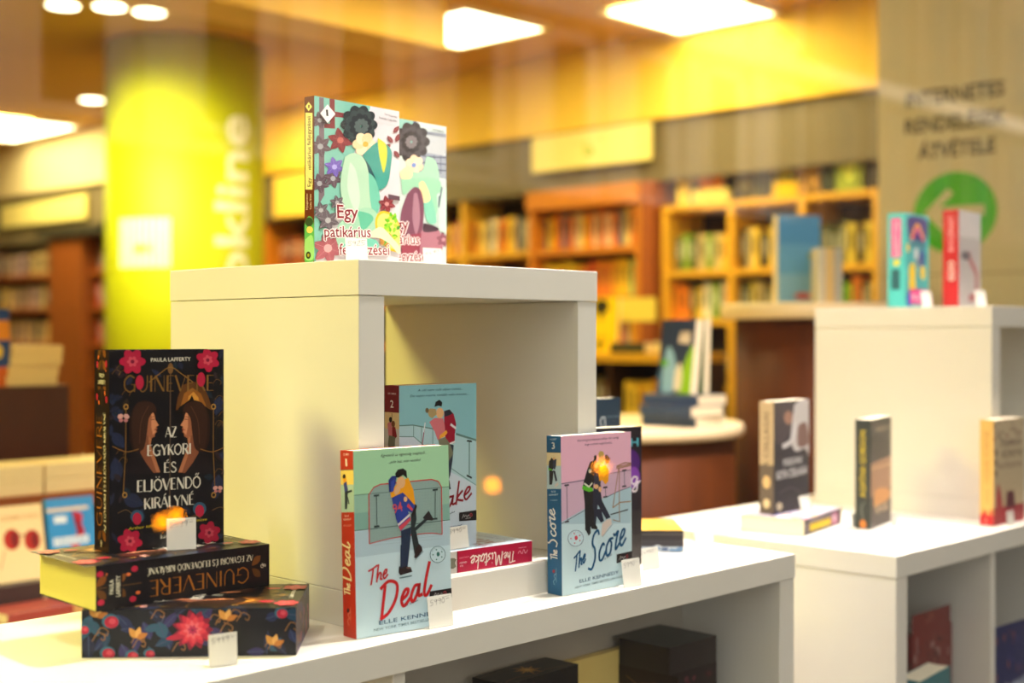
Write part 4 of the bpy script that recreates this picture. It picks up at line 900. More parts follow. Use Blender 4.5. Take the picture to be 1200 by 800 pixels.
lie(book('thriller lying flat with a yellow-lettered spine under the grey one', .125, .200, .0305, (44, 34, 44), prints=(('cover_print', front, k), ('spine_print', spine, ks))), 1.139, .118, ZR + .0004, 11, .0305, 'spine', h=.200)
k = Ink(135, 207, (72, 62, 58)); k.rect(0, 120, 135, 87, (58, 54, 52)); k.poly([(0, 60), (135, 70), (135, 130), (0, 124)], (164, 126, 100)); k.poly([(20, 40), (120, 46), (120, 66), (30, 72)], (210, 150, 90), True); k.text('VÁNDOR', (30, 182), (120, 182), 9, (150, 134, 110)); k.text('VIHAR', (26, 26), (116, 26), 16, (214, 190, 160)); k.rect(0, 112, 135, 4, (200, 160, 120))
ks = Ink(30, 207, (48, 52, 50)); ks.text('AGATHA GORDON', (20, 60), (20, 186), 11, (196, 170, 40)); ks.oval((15, 10), 6, 8, (190, 110, 40)); ks.line([(15, 20), (12, 40), (18, 52)], 1, (150, 150, 140), True)
stand(book('narrow dark grey book with yellow spine letters before the white cube', .135, .207, .030, (48, 52, 50), prints=(('cover_print', front, k), ('spine_print', spine, ks))), 1.2978, .072, ZR + .0004, 12.5, 0)
k = Ink(130, 203, (196, 176, 142))
for i in range(22): k.oval((r2.uniform(2, 128), r2.uniform(150, 201)), r2.uniform(2, 5), r2.uniform(2, 4), r2.choice(((110, 70, 60), (70, 60, 50), (150, 90, 80))), r2.uniform(0, 3))
for y in (140, 120, 100): k.oval((10, y), 4, 7, (110, 84, 70), .5)
k.text('CSODÁK', (30, 150), (120, 150), 12, (96, 76, 62)); k.text('KÖNYVE', (36, 128), (120, 128), 14, (96, 76, 62)); k.text('ELŐSZÖR', (22, 108), (120, 108), 9, (120, 96, 80)); k.rect(0, 0, 130, 34, (158, 32, 44)); k.poly([(8, 30), (16, 78), (30, 60), (34, 30)], (170, 60, 60), True); k.poly([(50, 30), (54, 62), (84, 62), (90, 30)], (96, 30, 42))
ks = Ink(28, 203, (222, 178, 100)); ks.rect(0, 0, 28, 20, (186, 30, 40)); ks.rect(6, 20, 8, 8, (186, 30, 40)); ks.rect(20, 18, 6, 12, (186, 30, 40)); ks.text('CSODÁK KÖNYVE', (19, 80), (19, 180), 10, (190, 140, 70)); ks.text('ELŐSZÖR', (18, 44), (18, 70), 5, (190, 140, 70)); ks.oval((12, 8), 3, 4, (240, 120, 110))
stand(book('tan novel with a red castle along its foot, at the right edge', .130, .203, .028, (222, 178, 100), prints=(('cover_print', front, k), ('spine_print', spine, ks))), 1.5075, -.0720, ZR + .0004, -2, 0)
# on the right cube
k = Ink(130, 205, (70, 178, 180)); k.poly([(20, 150), (110, 150), (118, 196), (14, 196)], (64, 60, 120), True); k.line([(30, 150), (66, 184), (104, 152)], 6, (250, 180, 60), True); k.line([(36, 146), (66, 174), (98, 148)], 5, (226, 60, 140), True)
for x, y, r, c in ((38, 78, 18, (240, 222, 40)), (96, 80, 14, (240, 222, 40)), (38, 52, 18, (240, 222, 40)), (92, 112, 16, (60, 80, 150)), (60, 120, 12, (196, 220, 224)), (14, 130, 8, (240, 214, 40)), (20, 20, 14, (40, 70, 180)), (70, 100, 10, (120, 140, 150))): k.oval((x, y), r, r * 1.2, c)
k.rect(26, 10, 100, 32, (226, 40, 150)); k.text('MAJOM', (34, 18), (118, 18), 15, (250, 236, 246)); k.text('PARÁDÉ', (28, 132), (108, 132), 14, (60, 50, 110))
ks = Ink(40, 205, (76, 190, 192)); ks.rect(8, 110, 22, 84, (226, 30, 140)); ks.text('BARÁTOK', (25, 114), (25, 190), 11, (250, 230, 244)); ks.oval((20, 98), 7, 7, (240, 226, 40)); ks.rect(8, 40, 20, 44, (36, 90, 100))
stand(book('teal children\'s book with pink lettering on the right cube', .130, .205, .040, (70, 178, 180), prints=(('cover_print', front, k), ('spine_print', spine, ks))), 1.6767, .1994, ZT + .0006, 5, 0)
k = Ink(130, 205, (176, 170, 170)); k.line([(60, 20), (96, 30), (104, 70), (70, 100), (60, 120)], 14, (150, 70, 76), True); k.oval((40, 110), 26, 10, (90, 84, 92)); k.rect(0, 150, 130, 55, (196, 192, 194))
ks = Ink(34, 205, (178, 22, 36)); ks.text('BOCSÁNAT', (23, 118), (23, 192), 11, (232, 170, 176)); ks.text('GOO', (25, 56), (25, 98), 14, (250, 244, 240))
stand(book('red-spined book reading GOO on the right cube', .130, .205, .034, (178, 22, 36), prints=(('cover_print', front, k), ('spine_print', spine, ks))), 1.6868, .0838, ZT + .0006, 5, 0)
stand(book('sky blue book deep inside the right cube', .130, .2, .03, (60, 150, 190)), 1.80, .16, ZR + .0420, 20, 0)
# inside the right bench
k = Ink(150, 40, (150, 120, 116))
for i in range(24): k.oval((r2.uniform(4, 146), r2.uniform(3, 37)), r2.uniform(4, 14), r2.uniform(2, 6), r2.choice(((200, 190, 186), (110, 44, 44), (176, 160, 156))))
kf = Ink(150, 260, (116, 34, 32))
for i in range(40): kf.oval((r2.uniform(4, 146), r2.uniform(100, 255)), r2.uniform(3, 9), r2.uniform(4, 14), r2.choice(((96, 26, 28), (150, 110, 106), (130, 60, 50), (84, 20, 26))))
e = boxbook('worn red boxed book inside the right bench', .045, .158, .226, 1.256, -.033, -.429 + .0005, 0, k, kf, None, (116, 34, 32)); e['group'] = 'books inside the right bench'
e = stand(book('teal hardback with cream page tops inside the right bench', .1435, .174, .040, (60, 120, 130), curve=.006), 1.150, -.1030, -.4285, 6, 0); e['group'] = 'books inside the right bench'
k = Ink(150, 46, (60, 50, 110))
for i in range(20): k.oval((r2.uniform(6, 144), r2.uniform(4, 42)), r2.uniform(4, 12), r2.uniform(2, 6), r2.choice(((206, 70, 150), (230, 110, 170), (80, 60, 140))))
kf = Ink(150, 200, (30, 36, 92)); kf.text('Éjfél', (50, 60), (140, 70), 18, (200, 210, 230))
for i in range(14): kf.oval((r2.uniform(6, 140), r2.uniform(90, 190)), 3, 8, r2.choice(((150, 80, 60), (60, 60, 130), (90, 50, 70))))
e = boxbook('navy boxed book with a pink patterned top at the lower right corner', .05, .15, .165, 1.518, -.062, -.4285, -3, k, kf, None, (30, 36, 92)); e['group'] = 'books inside the right bench'
e = stand(book('rainbow-banded red book against the bench divider', .02, .2, .02, (170, 60, 56)), 1.4505, -.090, -.4285, 0, 0)
k = Ink(20, 200); [k.rect(0, i * 25, 20, 25, c) for i, c in enumerate(((150, 70, 60), (190, 80, 70), (60, 50, 110), (40, 40, 120), (226, 150, 60), (200, 90, 70), (150, 60, 90), (170, 90, 100)))]
k.build('spine_print', lambda u, v, d: (u, -d, v), e); e['group'] = 'books inside the right bench'

# ------------------------------------------------------------------ round wooden podiums in the middle of the shop
ROUNDW = mat('podium_wood', (84, 38, 5), .55, .4, 4, .15, stretch=(7, 7, .5))
def podium(label, x, y, r, top, th, inset):
    e = empty('round_podium', (x, y, FZ), label, 'podium', 'round wooden podiums')
    H = top - FZ
    MB().lathe([(r - inset, 0), (r - inset, H - th)], ROUNDW, 64).build('body', e)
    MB().lathe([(r - .006, H - th), (r, H - th + .006), (r, H - .006), (r - .006, H)], mat('podium_top', (238, 214, 176), .5, .03, 4), 64).build('table_top', e)
    for c in e.children:
        for p in c.data.polygons: p.use_smooth = len(p.vertices) == 4
podium('lower round brown podium with a pale top carrying a book stack', 1.98, 1.30, .40, .088, .032, .025)
podium('taller round brown podium with a thick pale top behind the white cube', 2.635, .985, .30, .432, .046, .046)

def plain(label, w, h, t, cover, inks=(), group=None, pages=None): return book(label, w, h, t, cover, prints=inks, group=group, pages=pages)
# stack on the lower podium
for i, (dz, dx, a, lab) in enumerate(((0, 0, 2, 'lowest navy book of the stack on the lower round podium'), (.029, -.010, -2, 'middle navy book of the stack on the lower round podium'), (.058, .006, 3, 'topmost navy book of the stack on the lower round podium'))):
    lie(plain(lab, .14, .18, .0275, (46, 68, 104), group='navy books stacked on the podium', pages=mat('cream_pages', (240, 222, 190), .85, .06, 500, .1)), 1.930 + dx, 1.120, .0886 + dz, -90 + a, .0275, 'spine', h=.18)
k = Ink(130, 205, (44, 58, 84)); k.poly([(20, 0), (62, 0), (64, 90), (30, 130), (16, 60)], (136, 180, 206), True); k.poly([(80, 0), (130, 0), (130, 130), (100, 90)], (140, 190, 40), True); k.poly([(64, 10), (90, 10), (92, 60), (80, 86), (66, 60)], (226, 214, 190), True); k.poly([(70, 140), (112, 136), (114, 170), (74, 172)], (196, 180, 160)); k.oval((22, 84), 14, 10, (96, 170, 50))
k.text('NYÁR', (70, 142), (114, 142), 14, (238, 226, 210)); k.rect(0, 0, 16, 60, (60, 96, 130))
stand(plain('navy book with pale blue and green shapes leaning on the podium stack', .130, .205, .028, (44, 58, 84), (('cover_print', front, k),), pages=mat('cream_pages', (240, 222, 190))), 1.972, 1.102, .1775, -98, 7)
stand(plain('green-covered book leaning second on the podium stack', .130, .205, .022, (70, 130, 60), pages=mat('cream_pages', (240, 222, 190))), 2.026, 1.097, .1764, -98, 2)
# on the taller podium
k = Ink(135, 268, (104, 172, 236)); k.rect(0, 180, 135, 88, (84, 156, 230)); k.rect(0, 0, 135, 90, (136, 190, 240)); k.oval((120, 146), 26, 12, (150, 160, 60)); k.oval((110, 140), 8, 8, (70, 130, 60)); k.oval((80, 24), 28, 10, (214, 96, 96)); k.oval((110, 30), 18, 6, (230, 200, 210))
stand(plain('tall sky blue book with a cream spine on the taller podium', .135, .268, .045, (240, 224, 200), (('cover_print', front, k),)), 2.480, 1.035, .4325, -38, 0)
for j, (dx, w, c, lab) in enumerate(((0, .0, (226, 218, 206), 'white paperback, left one of the small pair on the taller podium'), (.0245, 0, (240, 204, 140), 'cream yellow paperback between the pale pair on the taller podium'), (.0490, 0, (190, 188, 188), 'grey paperback, right one of the small pair on the taller podium'))):
    stand(plain(lab, .085, .160, .022, c, group='small pale books on the taller podium'), 2.458 + dx * .7072, .858 - dx * .7072, .4325, 45, 0)

# ------------------------------------------------------------------ bookcases along the right wall
def rename_book(c):
    r, g, b = c; mx, mn = max(c), min(c)
    if mx < 66: return 'black'
    if mx - mn < 34: return 'white' if mn > 205 else ('grey' if mn > 110 else 'charcoal')
    if r >= g and r >= b:
        if g > .82 * r: return 'yellow' if b < 130 else 'cream'
        if g > .55 * r: return 'orange' if b < 110 else 'tan'
        return 'red' if r > 120 else 'maroon'
    if g >= b: return 'green' if g > 110 else 'dark green'
    return 'blue' if b > 110 else 'navy'
ORD = ['first', 'second', 'third', 'fourth', 'fifth', 'sixth', 'seventh', 'eighth', 'ninth', 'tenth', 'eleventh', 'twelfth', 'thirteenth', 'fourteenth', 'fifteenth', 'sixteenth', 'seventeenth', 'eighteenth', 'nineteenth', 'twentieth', 'twenty-first', 'twenty-second', 'twenty-third', 'twenty-fourth', 'twenty-fifth', 'twenty-sixth', 'twenty-seventh', 'twenty-eighth', 'twenty-ninth', 'thirtieth']
_bm = {}
def row_mesh(c):
    """small upright book, 1 x 1 x 1, spine towards -X: cover on three sides, page block between"""
    if c not in _bm:
        m = mat('cover_%02x%02x%02x' % c, c, .45, .05, 30)
        mb = MB().box(0, 1, 0, .08, 0, 1, m).box(0, 1, .92, 1, 0, 1, m).box(0, .05, .08, .92, 0, 1, m).box(.05, .97, .08, .92, .01, .985, PAGES)
        lc = tuple(int(v * .45 + (255 if sum(c) < 330 else 20) * .55) for v in c)
        mb.box(-.006, 0, .3, .7, .35, .8, mat('band_%02x%02x%02x' % lc, lc, .5))
        o = mb.build('shelved_book'); _bm[c] = o.data; bpy.data.objects.remove(o)
    return _bm[c]
PAL = [(238, 206, 120), (226, 176, 60), (206, 96, 34), (240, 226, 190), (120, 128, 70), (60, 66, 40), (180, 50, 36), (76, 92, 120), (150, 150, 140), (214, 190, 150), (40, 36, 34), (200, 140, 70), (96, 120, 60), (236, 196, 40)]
def shelf_row(x, y0, y1, z, h, phrase, group, pal=PAL, depth=.14, seed=0, gap=.0):
    """books side by side from the photo's left (y0, far) to right (y1, near), spines facing -X"""
    r = random.Random(seed); y = y0; i = 0
    while y - y1 > .02:
        t = min(r.uniform(.028, .054), y - y1)
        c = r.choice(pal); hh = h * r.uniform(.82, 1.0)
        o = bpy.data.objects.new('shelved_book', row_mesh(c)); COL.objects.link(o)
        o.location = (x + r.uniform(0, .015), y - t, z + .0008); o.scale = (depth, t * .96, hh)
        n = ORD[i] if i < len(ORD) else 'number %d' % (i + 1)
        tag(o, '%s book spine, %s from left, %s' % (rename_book(c), n, phrase), 'book', group)
        y -= t; i += 1
def bookcase(label, x, y0, y1, zs, ztop, wood, uprights, depth=.30, back=DARKW, uw=.035):
    e = empty('bookcase', (x, y1, FZ), label, 'bookcase', 'bookcases along the shop walls')
    lb = lambda n, x0, x1, ya, yb, z0, z1, m: MB().box(x0 - x, x1 - x, ya - y1, yb - y1, z0 - FZ, z1 - FZ, m).build(n, e)
    for z in zs: lb('shelf', x, x + depth, y1, y0, z - .03, z, wood)
    for u in uprights: lb('upright', x - .004, x + depth, u - uw / 2, u + uw / 2, FZ, ztop, wood)
    lb('back_panel', x + depth, x + depth + .01, y1, y0, FZ, ztop, back)
    return e
bookcase('yellow oak bookcase with four uprights nearest the grey pillar', 4.40, 2.95, 1.20, (.09, .418, .66, .99), .99, OAK, (2.93, 2.53, 2.136, 1.755, 1.30))
bookcase('orange wood bookcase in the middle of the right wall', 4.36, 3.84, 3.05, (-.02, .28, .54, .80), 1.12, OAKED, (3.82, 3.07), uw=.03)
cs = [o for o in bpy.data.objects if o.get('label') == 'orange wood bookcase in the middle of the right wall'][0]
MB().box(-.02, .30, 0, .79, 1.02 - FZ, 1.12 - FZ, OAKED).build('head_board', cs); MB().box(-.01, .32, -.075, -.005, 0, 1.12 - FZ, WOOD).build('end_panel', cs)
bookcase('dark bookcase behind the two novels, left of the orange one', 4.42, 4.90, 3.86, (.28, .54, .81), 1.12, OAK, (4.88, 4.42))
bookcase('dark bookcase right of the lime column, farther left', 4.44, 6.6, 4.93, (.28, .54, .81), 1.12, OAKED, (6.4, 5.7), back=DARKW)
WARMP = [(238, 206, 120), (226, 176, 60), (206, 96, 34), (240, 226, 190), (232, 120, 30), (200, 60, 30), (214, 190, 150), (120, 110, 60), (96, 104, 130), (236, 196, 40)]
shelf_row(4.44, 3.80, 3.12, .80, .21, 'upper shelf of orange bookcase', 'books in the orange bookcase', WARMP, seed=3)
shelf_row(4.44, 3.80, 3.12, .54, .20, 'middle shelf of orange bookcase', 'books in the orange bookcase', [(244, 214, 60), (236, 190, 40), (226, 150, 40), (120, 190, 120), (214, 90, 40)], seed=4)
shelf_row(4.44, 3.60, 3.12, .28, .20, 'lower shelf of orange bookcase', 'books in the orange bookcase', seed=5)
shelf_row(4.46, 4.85, 4.47, .81, .20, 'far bay of dark bookcase', 'books in the dark bookcase', seed=6)
shelf_row(4.46, 4.39, 3.90, .81, .21, 'near bay of dark bookcase', 'books in the dark bookcase', WARMP, seed=7)
shelf_row(4.48, 6.3, 5.75, .81, .2, 'dark shelf right of lime column', 'books right of the column', [(120, 50, 20), (180, 90, 30), (60, 40, 20)], seed=8)
MIX = [(200, 176, 60), (70, 72, 40), (96, 96, 60), (226, 190, 70), (230, 130, 30), (120, 150, 50), (46, 44, 36), (190, 170, 120)]
for b, (ya, yb) in enumerate(((2.905, 2.56), (2.505, 2.16), (2.11, 1.78))):
    bay = ('left', 'middle', 'right')[b]
    shelf_row(4.44, ya, yb, .66, .20, 'upper shelf of oak bookcase, %s bay' % bay, 'books in the yellow oak bookcase', MIX, seed=20 + b)
    shelf_row(4.44, ya, yb, .418, .19, 'second shelf of oak bookcase, %s bay' % bay, 'books in the yellow oak bookcase', MIX + [(130, 190, 40), (226, 226, 210)], seed=30 + b)
    if b == 0: shelf_row(4.44, ya, yb, .09, .2, 'lowest shelf of oak bookcase', 'books in the yellow oak bookcase', [(50, 44, 30), (90, 80, 40), (40, 36, 30)], seed=40)
# books set face out on top of the oak bookcase
TOPS = ((2.90, .075, .155, .11, (244, 214, 96), 'cream yellow box at the left end of the oak bookcase top'), (2.80, .21, .075, .16, (244, 222, 120), 'pale yellow book pile lying on the oak bookcase top'),
        (2.76, .135, .185, .03, (216, 120, 24), 'orange book standing face out on the pale yellow pile'), (2.565, .12, .20, .03, (70, 60, 24), 'dark book with yellow flecks face out on the oak bookcase top'),
        (2.435, .10, .21, .03, (56, 52, 24), 'dark olive book face out, right of the flecked one'), (2.33, .13, .075, .14, (240, 196, 20), 'bright yellow book pile lying on the oak bookcase top'),
        (2.31, .09, .20, .03, (150, 140, 40), 'olive yellow book standing above the bright yellow pile'), (2.195, .115, .17, .03, (150, 110, 50), 'tan book face out in the middle of the oak bookcase top'),
        (2.07, .07, .23, .03, (40, 50, 40), 'black green book face out beside the lime one'), (1.995, .135, .235, .03, (150, 166, 50), 'lime green book face out near the right end of the oak bookcase'),
        (1.85, .11, .22, .03, (40, 32, 20), 'black book face out at the right end of the oak bookcase'))
for (y, w, h, t, c, lab) in TOPS:
    zz = .991 + (.0755 if 'on the pale yellow pile' in lab or 'above the bright' in lab else 0)
    e = empty('display_book', (4.46, y - w, zz), lab, 'book', 'books on top of the oak bookcase')
    m = mat('cover_%02x%02x%02x' % c, c, .45, .1, 20)
    if h < .1:
        for j in range(3): MB().box(0, t, 0, w, j * h / 3, (j + 1) * h / 3 - .003, m).build('book', e)
    else:
        MB().box(.0, .003, 0, w, 0, h, m).box(t - .003, t, 0, w, 0, h, m).box(.003, t - .003, w - .003, w, 0, h, m).build('cover', e); MB().box(.003, t - .003, .002, w - .003, .002, h - .003, PAGES).build('page_block', e)
        k = Ink(w * 1000, h * 1000); lc = tuple(min(255, int(v * 1.5 + 26)) for v in c)
        for q in range(7): k.oval((r2.uniform(.15, .85) * k.w, r2.uniform(.1, .9) * k.h), k.w * .12, k.h * .06, lc if q % 2 else tuple(int(v * .7) for v in c), r2.uniform(0, 3))
        k.build('cover_print', lambda u, v, d, w=w: (-d, w - u, v), e)
# signs on the grey headers
def sign(label, x, y0, y1, z0, z1, tilt=0, c=(246, 226, 130), logo_=True):
    e = empty('shelf_sign', (x, y1, z0), label, 'sign', 'cream shelf signs')
    e.rotation_euler = (0, R(tilt), 0)
    w, h = y0 - y1, z1 - z0
    MB().box(-.015, 0, 0, w, 0, h, mat('sign_%02x%02x%02x' % c, c, .5, .03, 4)).build('board', e)
    if logo_:
        k = Ink(w * 1000, h * 1000); k.oval((k.w * .5, k.h * .42), 38, 26, (176, 196, 70)); k.oval((k.w * .46, k.h * .6), 16, 14, (206, 206, 90)); k.text('könyvek', (k.w * .36, k.h * .68), (k.w * .66, k.h * .68), 18, (214, 190, 100))
        k.build('sign_print', lambda u, v, d: (-.015 - d, w - u, v), e)
sign('large cream sign with a small green mark on the grey header', 4.36, 3.80, 2.98, 1.225, 1.415)
sign('cream sign on the header far left of the lime column', 3.84, 9.1, 7.75, 1.19, 1.36, logo_=False)
sign('yellow sign on the header just right of the lime column', 4.38, 6.2, 5.45, 1.13, 1.40, c=(250, 206, 70), logo_=False)

# ------------------------------------------------------------------ bookcase far left, beyond the tiered stand
bookcase('brown bookcase with a broad end panel far left of the column', 3.80, 9.7, 7.30, (-.3, .0, .285, .545, .80), 1.05, WOOD, (9.6, 7.35), back=DARKW)
cs = [o for o in bpy.data.objects if o.get('label') == 'brown bookcase with a broad end panel far left of the column'][0]
MB().box(-.06, .30, 7.64 - 7.30, 8.13 - 7.30, 0, 1.05 - FZ, mat('lit_wood', (130, 66, 12), .5, .15, 4, stretch=(4, 4, .5))).build('end_panel', cs)
MB().box(-.10, .30, 0, .95, 1.05 - FZ, 1.12 - FZ, mat('black_header', (44, 40, 26), .5)).build('cornice', cs)
FARP = [(214, 176, 120), (190, 160, 140), (150, 120, 110), (226, 190, 110), (120, 120, 90), (100, 76, 60), (206, 170, 90), (140, 110, 130)]
for q, (z, nm) in enumerate(((.80, 'top'), (.545, 'second'), (.285, 'third'))):
    shelf_row(3.84, 9.30, 8.20, z, .17, '%s shelf of far left bookcase' % nm, 'books in the far left bookcase', FARP, seed=50 + q)
    shelf_row(3.84, 7.62, 7.40, z, .18, '%s shelf right of far end panel' % nm, 'books right of the far end panel', [(120, 90, 110), (190, 40, 40), (170, 150, 140), (90, 90, 120)], seed=60 + q)

# ------------------------------------------------------------------ low bookcase stub with the yellow display book
stub = empty('low_shelf', (3.55, 2.25, FZ), 'low dark wooden shelf with a yellow book standing on top', 'shelf')
MB().box(0, .40, 0, 1.0, .26 - FZ - .04, .26 - FZ, mat('yellow_top', (226, 170, 40), .5, .1, 4)).build('top_board', stub)
for z in (-.05, -.35): MB().box(.01, .40, .02, .98, z - FZ - .03, z - FZ, DARKW).build('shelf', stub)
for y in (0, .33, .66, .98): MB().box(0, .40, y, y + .02, 0, .22 - FZ, DARKW).build('upright', stub)
MB().box(.38, .40, 0, 1.0, 0, .22 - FZ, DARKW).build('back_panel', stub)
shelf_row(3.60, 3.21, 2.94, -.05, .2, 'low dark shelf, left bay', 'books in the low dark shelf', [(240, 204, 80), (236, 196, 60)], seed=71)
shelf_row(3.60, 2.88, 2.62, -.05, .22, 'low dark shelf, middle bay', 'books in the low dark shelf', [(90, 80, 50), (110, 70, 60), (70, 90, 60)], seed=72)
shelf_row(3.60, 2.55, 2.28, -.05, .2, 'low dark shelf, right bay', 'books in the low dark shelf', [(226, 160, 30), (240, 200, 60)], seed=73)
k = Ink(200, 250, (246, 206, 20)); k.oval((36, 120), 34, 80, (176, 190, 40)); k.oval((20, 40), 20, 30, (120, 150, 40)); k.poly([(86, 240), (130, 240), (150, 200), (122, 170), (112, 140), (98, 172), (70, 200)], (44, 42, 20), True); k.oval((112, 34), 24, 22, (120, 110, 20)); k.text('ÉHES', (70, 60), (160, 60), 20, (150, 130, 20))
e = book('bright yellow display book with a dark animal head on the low shelf', .20, .25, .02, (246, 206, 20), prints=(('cover_print', front, k),)); stand(e, 3.62, 2.83, .2605, -80, 6)
e = empty('shelf_sign', (3.70, 2.45, .40), 'yellow sign above the bright yellow display book', 'sign', 'cream shelf signs'); MB().box(0, .012, 0, .30, 0, .105, mat('sign_yel', (246, 222, 96), .5)).build('board', e); MB().box(.02, .03, .14, .16, -.139, .05, OAK).build('post', e)
for y, c, lab in ((3.10, (240, 206, 60), 'yellow book lying at the left of the low dark shelf'), (2.60, (56, 62, 44), 'dark green book lying right of the yellow display book'), (2.36, (226, 206, 150), 'cream book lying at the right of the low dark shelf')):
    lie(plain(lab, .13, .19, .045, c, group='books lying on the low shelf'), 3.57, y, .2605, -88, .045, 'spine', h=.19)

# ------------------------------------------------------------------ tiered display stand at the left
tst = empty('tiered_stand', (.0, 1.4, FZ), 'dark brown tiered display stand at the left with face-out books', 'display stand')
tb = lambda n, x0, x1, y0, y1, z0, z1, m: MB().box(x0, x1, y0 - 1.4, y1 - 1.4, z0 - FZ, z1 - FZ, m).build(n, tst)
tb('upper_box', -.6, .745, 2.10, 2.6, -.03, .205, mat('stand_dark', (66, 28, 8), .5, .3, 5, stretch=(5, 5, .5)))
tb('ledge', -.6, 1.15, 1.74, 2.62, -.065, -.032, WOOD); tb('body', -.6, 1.15, 1.86, 2.6, FZ, -.066, DARKW)
tb('front_shelf', -.6, 1.0, 1.42, 1.86, -.285, -.255, mat('stand_edge', (176, 130, 70), .5, .1, 5)); tb('front_body', -.6, 1.0, 1.46, 1.86, FZ, -.286, DARKW)
CP = mat('stand_pages', (220, 184, 118), .85, .06, 500, .1)
for j in range(4):
    a = (0, 1.5, -1, 2)[j]
    lie(plain(('lowest', 'second', 'third', 'topmost')[j] + ' cream-paged book of the stack on the brown stand', .19 + .004 * (3 - j), .14, .026, (236, 206, 140), group='stack on the brown stand', pages=CP), .605 - .006 * (3 - j), 2.13, .2055 + j * .0265, a, .026, 'spine', h=.14)
k = Ink(130, 200, (40, 70, 130)); k.rect(0, 120, 130, 50, (226, 140, 40)); k.rect(0, 0, 130, 50, (206, 96, 30)); k.oval((80, 90), 30, 24, (240, 200, 60))
stand(book('colourful blue and orange book at the left edge beside the cream stack', .13, .13, .02, (206, 120, 40), prints=(('cover_print', front, k),)), .472, 2.13, .2055, 0, 4)
for j, (x0, w) in enumerate(((.10, .40), (.505, .23), (.745, .2))):
    for i in range(2):
        lie(plain('%s cream-edged book of the %s pile on the stand ledge' % (('lower', 'upper')[i], ('left', 'middle', 'right')[j]), .14, w, .034, (240, 216, 160), group='piles on the stand ledge', pages=CP), x0, 1.755, -.0315 + i * .0345, 0, .034, 'spine', h=w)
stand(plain('small navy book standing on the ledge behind the black novel', .08, .075, .05, (36, 40, 62)), .80, 1.95, -.0315, 0, 0)
def faceout(label, x, w, h, c, ink, y=1.60, lean=12, z=-.198): return stand(book(label, w, h, .016, c, prints=(('cover_print', front, ink),), group='face-out books on the tiered stand'), x, y, z, 0, lean)
k = Ink(112, 165, (240, 214, 160)); k.oval((38, 92), 19, 23, (176, 36, 24)); k.oval((84, 86), 19, 23, (176, 36, 24)); k.line([(50, 100), (74, 98)], 3, (120, 60, 40)); k.oval((44, 92), 8, 18, (120, 20, 20)); k.oval((90, 86), 8, 18, (120, 20, 20)); k.line([(20, 70), (6, 30)], 3, (176, 150, 110)); k.text('SZEMÜVEG', (14, 134), (104, 134), 10, (206, 150, 100))
faceout('cream face-out book with two round red lenses on the stand', .322, .112, .165, (240, 214, 160), k)
k = Ink(100, 150, (46, 140, 206)); k.poly([(60, 140), (84, 132), (76, 100), (50, 70), (64, 40), (90, 30), (70, 60), (86, 96)], (186, 36, 60), True); k.rect(10, 66, 84, 18, (226, 232, 240)); k.rect(16, 116, 30, 16, (220, 230, 240)); k.text('TENGER', (12, 68), (92, 68), 13, (120, 170, 210)); k.rect(0, 142, 100, 8, (226, 206, 180))
faceout('bright blue face-out book with a red figure on the stand', .445, .115, .172, (46, 140, 206), k)
k = Ink(100, 160, (60, 52, 46)); k.rect(0, 60, 100, 100, (130, 124, 116)); k.oval((60, 90), 30, 40, (90, 84, 80))
faceout('grey face-out book cut by the left edge of the photo', .215, .10, .165, (60, 52, 46), k)
for x, c, lab in ((.26, (60, 40, 40), 'dark book lying under the red-lensed face-out book'), (.42, (70, 60, 56), 'dark book lying under the bright blue face-out book'), (.10, (50, 46, 44), 'dark book lying under the grey face-out book')):
    lie(plain(lab, .24, .15, .055, c, group='books lying on the front shelf of the stand'), x, 1.575, -.2545, 0, .055, 'spine', h=.15)
lie(plain('red and green book lying in front at the lower left', .10, .15, .02, (150, 60, 50), group='books lying on the front shelf of the stand'), .27, 1.45, -.2545, 3, .02, 'spine', h=.15)

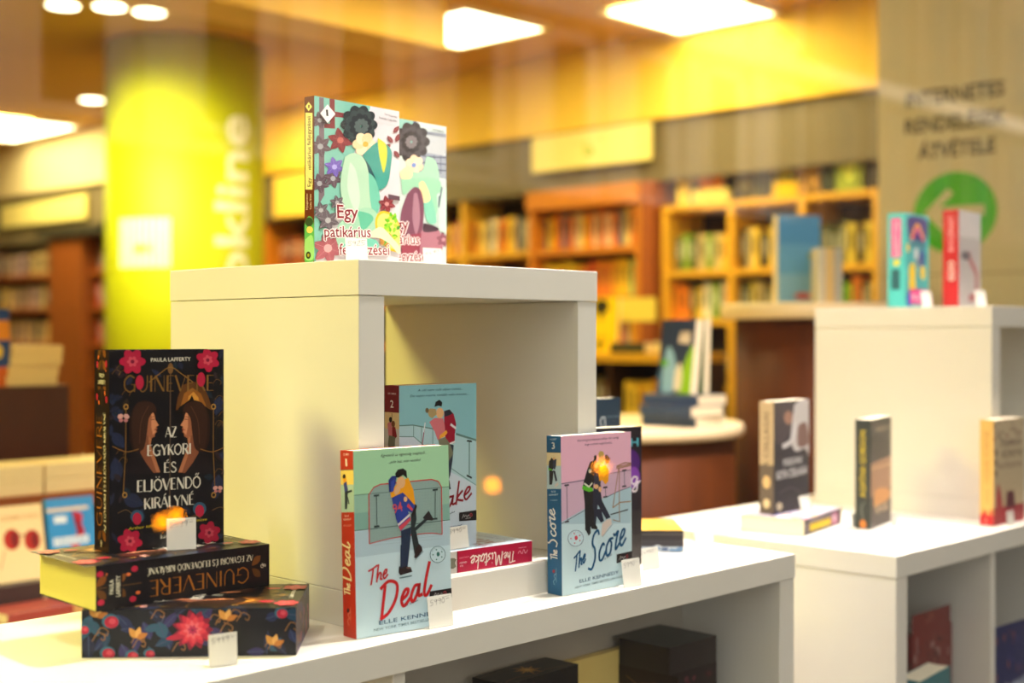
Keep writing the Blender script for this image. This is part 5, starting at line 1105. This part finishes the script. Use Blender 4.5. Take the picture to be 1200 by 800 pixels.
# ------------------------------------------------------------------ the street outside, seen only mirrored in the pane
fac = empty('facade', (10, -13, FZ - .35), 'pale plaster town house across the street, mirrored in the shop window', 'building')
PLA = mat('plaster', (226, 206, 186), .85, .06, 2); STO = mat('plaster_band', (240, 226, 210), .85, .05, 2); DKG = mat('dark_pane', (40, 44, 50), .15)
MB().box(-12, -1, -1, 0, 0, 13, STO).box(-1, 3.5, -1, 0, 0, 13, PLA).box(3.5, 11, -1, 0, 0, 13, mat('white_plaster', (250, 240, 226), .8, .05, 2)).box(11, 30, -1, 0, 0, 13, mat('brown_plaster', (132, 112, 96), .85, .2, 1.2)).build('wall', fac)
for i in range(20):
    x = -11 + i * 2.05
    MB().box(x - .22, x + .22, 0, .18, 3.6, 12.6, STO if x < 11 else MATS['brown_plaster']).build('pilaster', fac)
    for z in (3.9, 6.9, 9.9):
        f = MB().box(x + .55, x + 1.5, 0, .10, z, z + 2.2, STO if x < 11 else MATS['brown_plaster']).build('window', fac); MB().box(x + .65, x + 1.4, .10, .11, z + .1, z + 2.1, DKG).build('pane', f)
MB().box(-12, 30, 0, .3, 0, 3.6, mat('plinth_stone', (44, 40, 38), .9, .1, 4)).build('plinth', fac)
MB().box(-12, 30, 0, .35, 6.3, 6.6, STO).build('cornice', fac)
AMB = mat('amber_lamp', (255, 180, 20), .5, emit=(255, 140, 0), es=40)
def lamppost(x, y, z, lab):  # post made up to carry an amber lamp that reflects in the glass
    g0 = FZ - .35
    e = empty('added_lamppost', (x, y, g0), lab, 'lamppost', 'added lampposts with amber lamps')
    MB().lathe([(.06, 0), (.05, z - g0 - .036)], ALU, 16).build('post', e)
    mb = MB(); mb.lathe([(.010, z - g0 - .034), (.028, z - g0 - .024), (.035, z - g0), (.028, z - g0 + .024), (.010, z - g0 + .034)], AMB, 16); mb.build('lamp', e, smooth=True)
lamppost(2.788, -5.517, -.642, 'short added bollard with amber lamp, left one of the close pair')
lamppost(2.947, -5.640, -.633, 'short added bollard with amber lamp, right one of the close pair')
lamppost(3.994, -4.267, -.449, 'taller added bollard with amber lamp standing alone')
lamppost(4.393, -3.854, -.350, 'tallest added bollard with amber lamp, nearest the shop front')
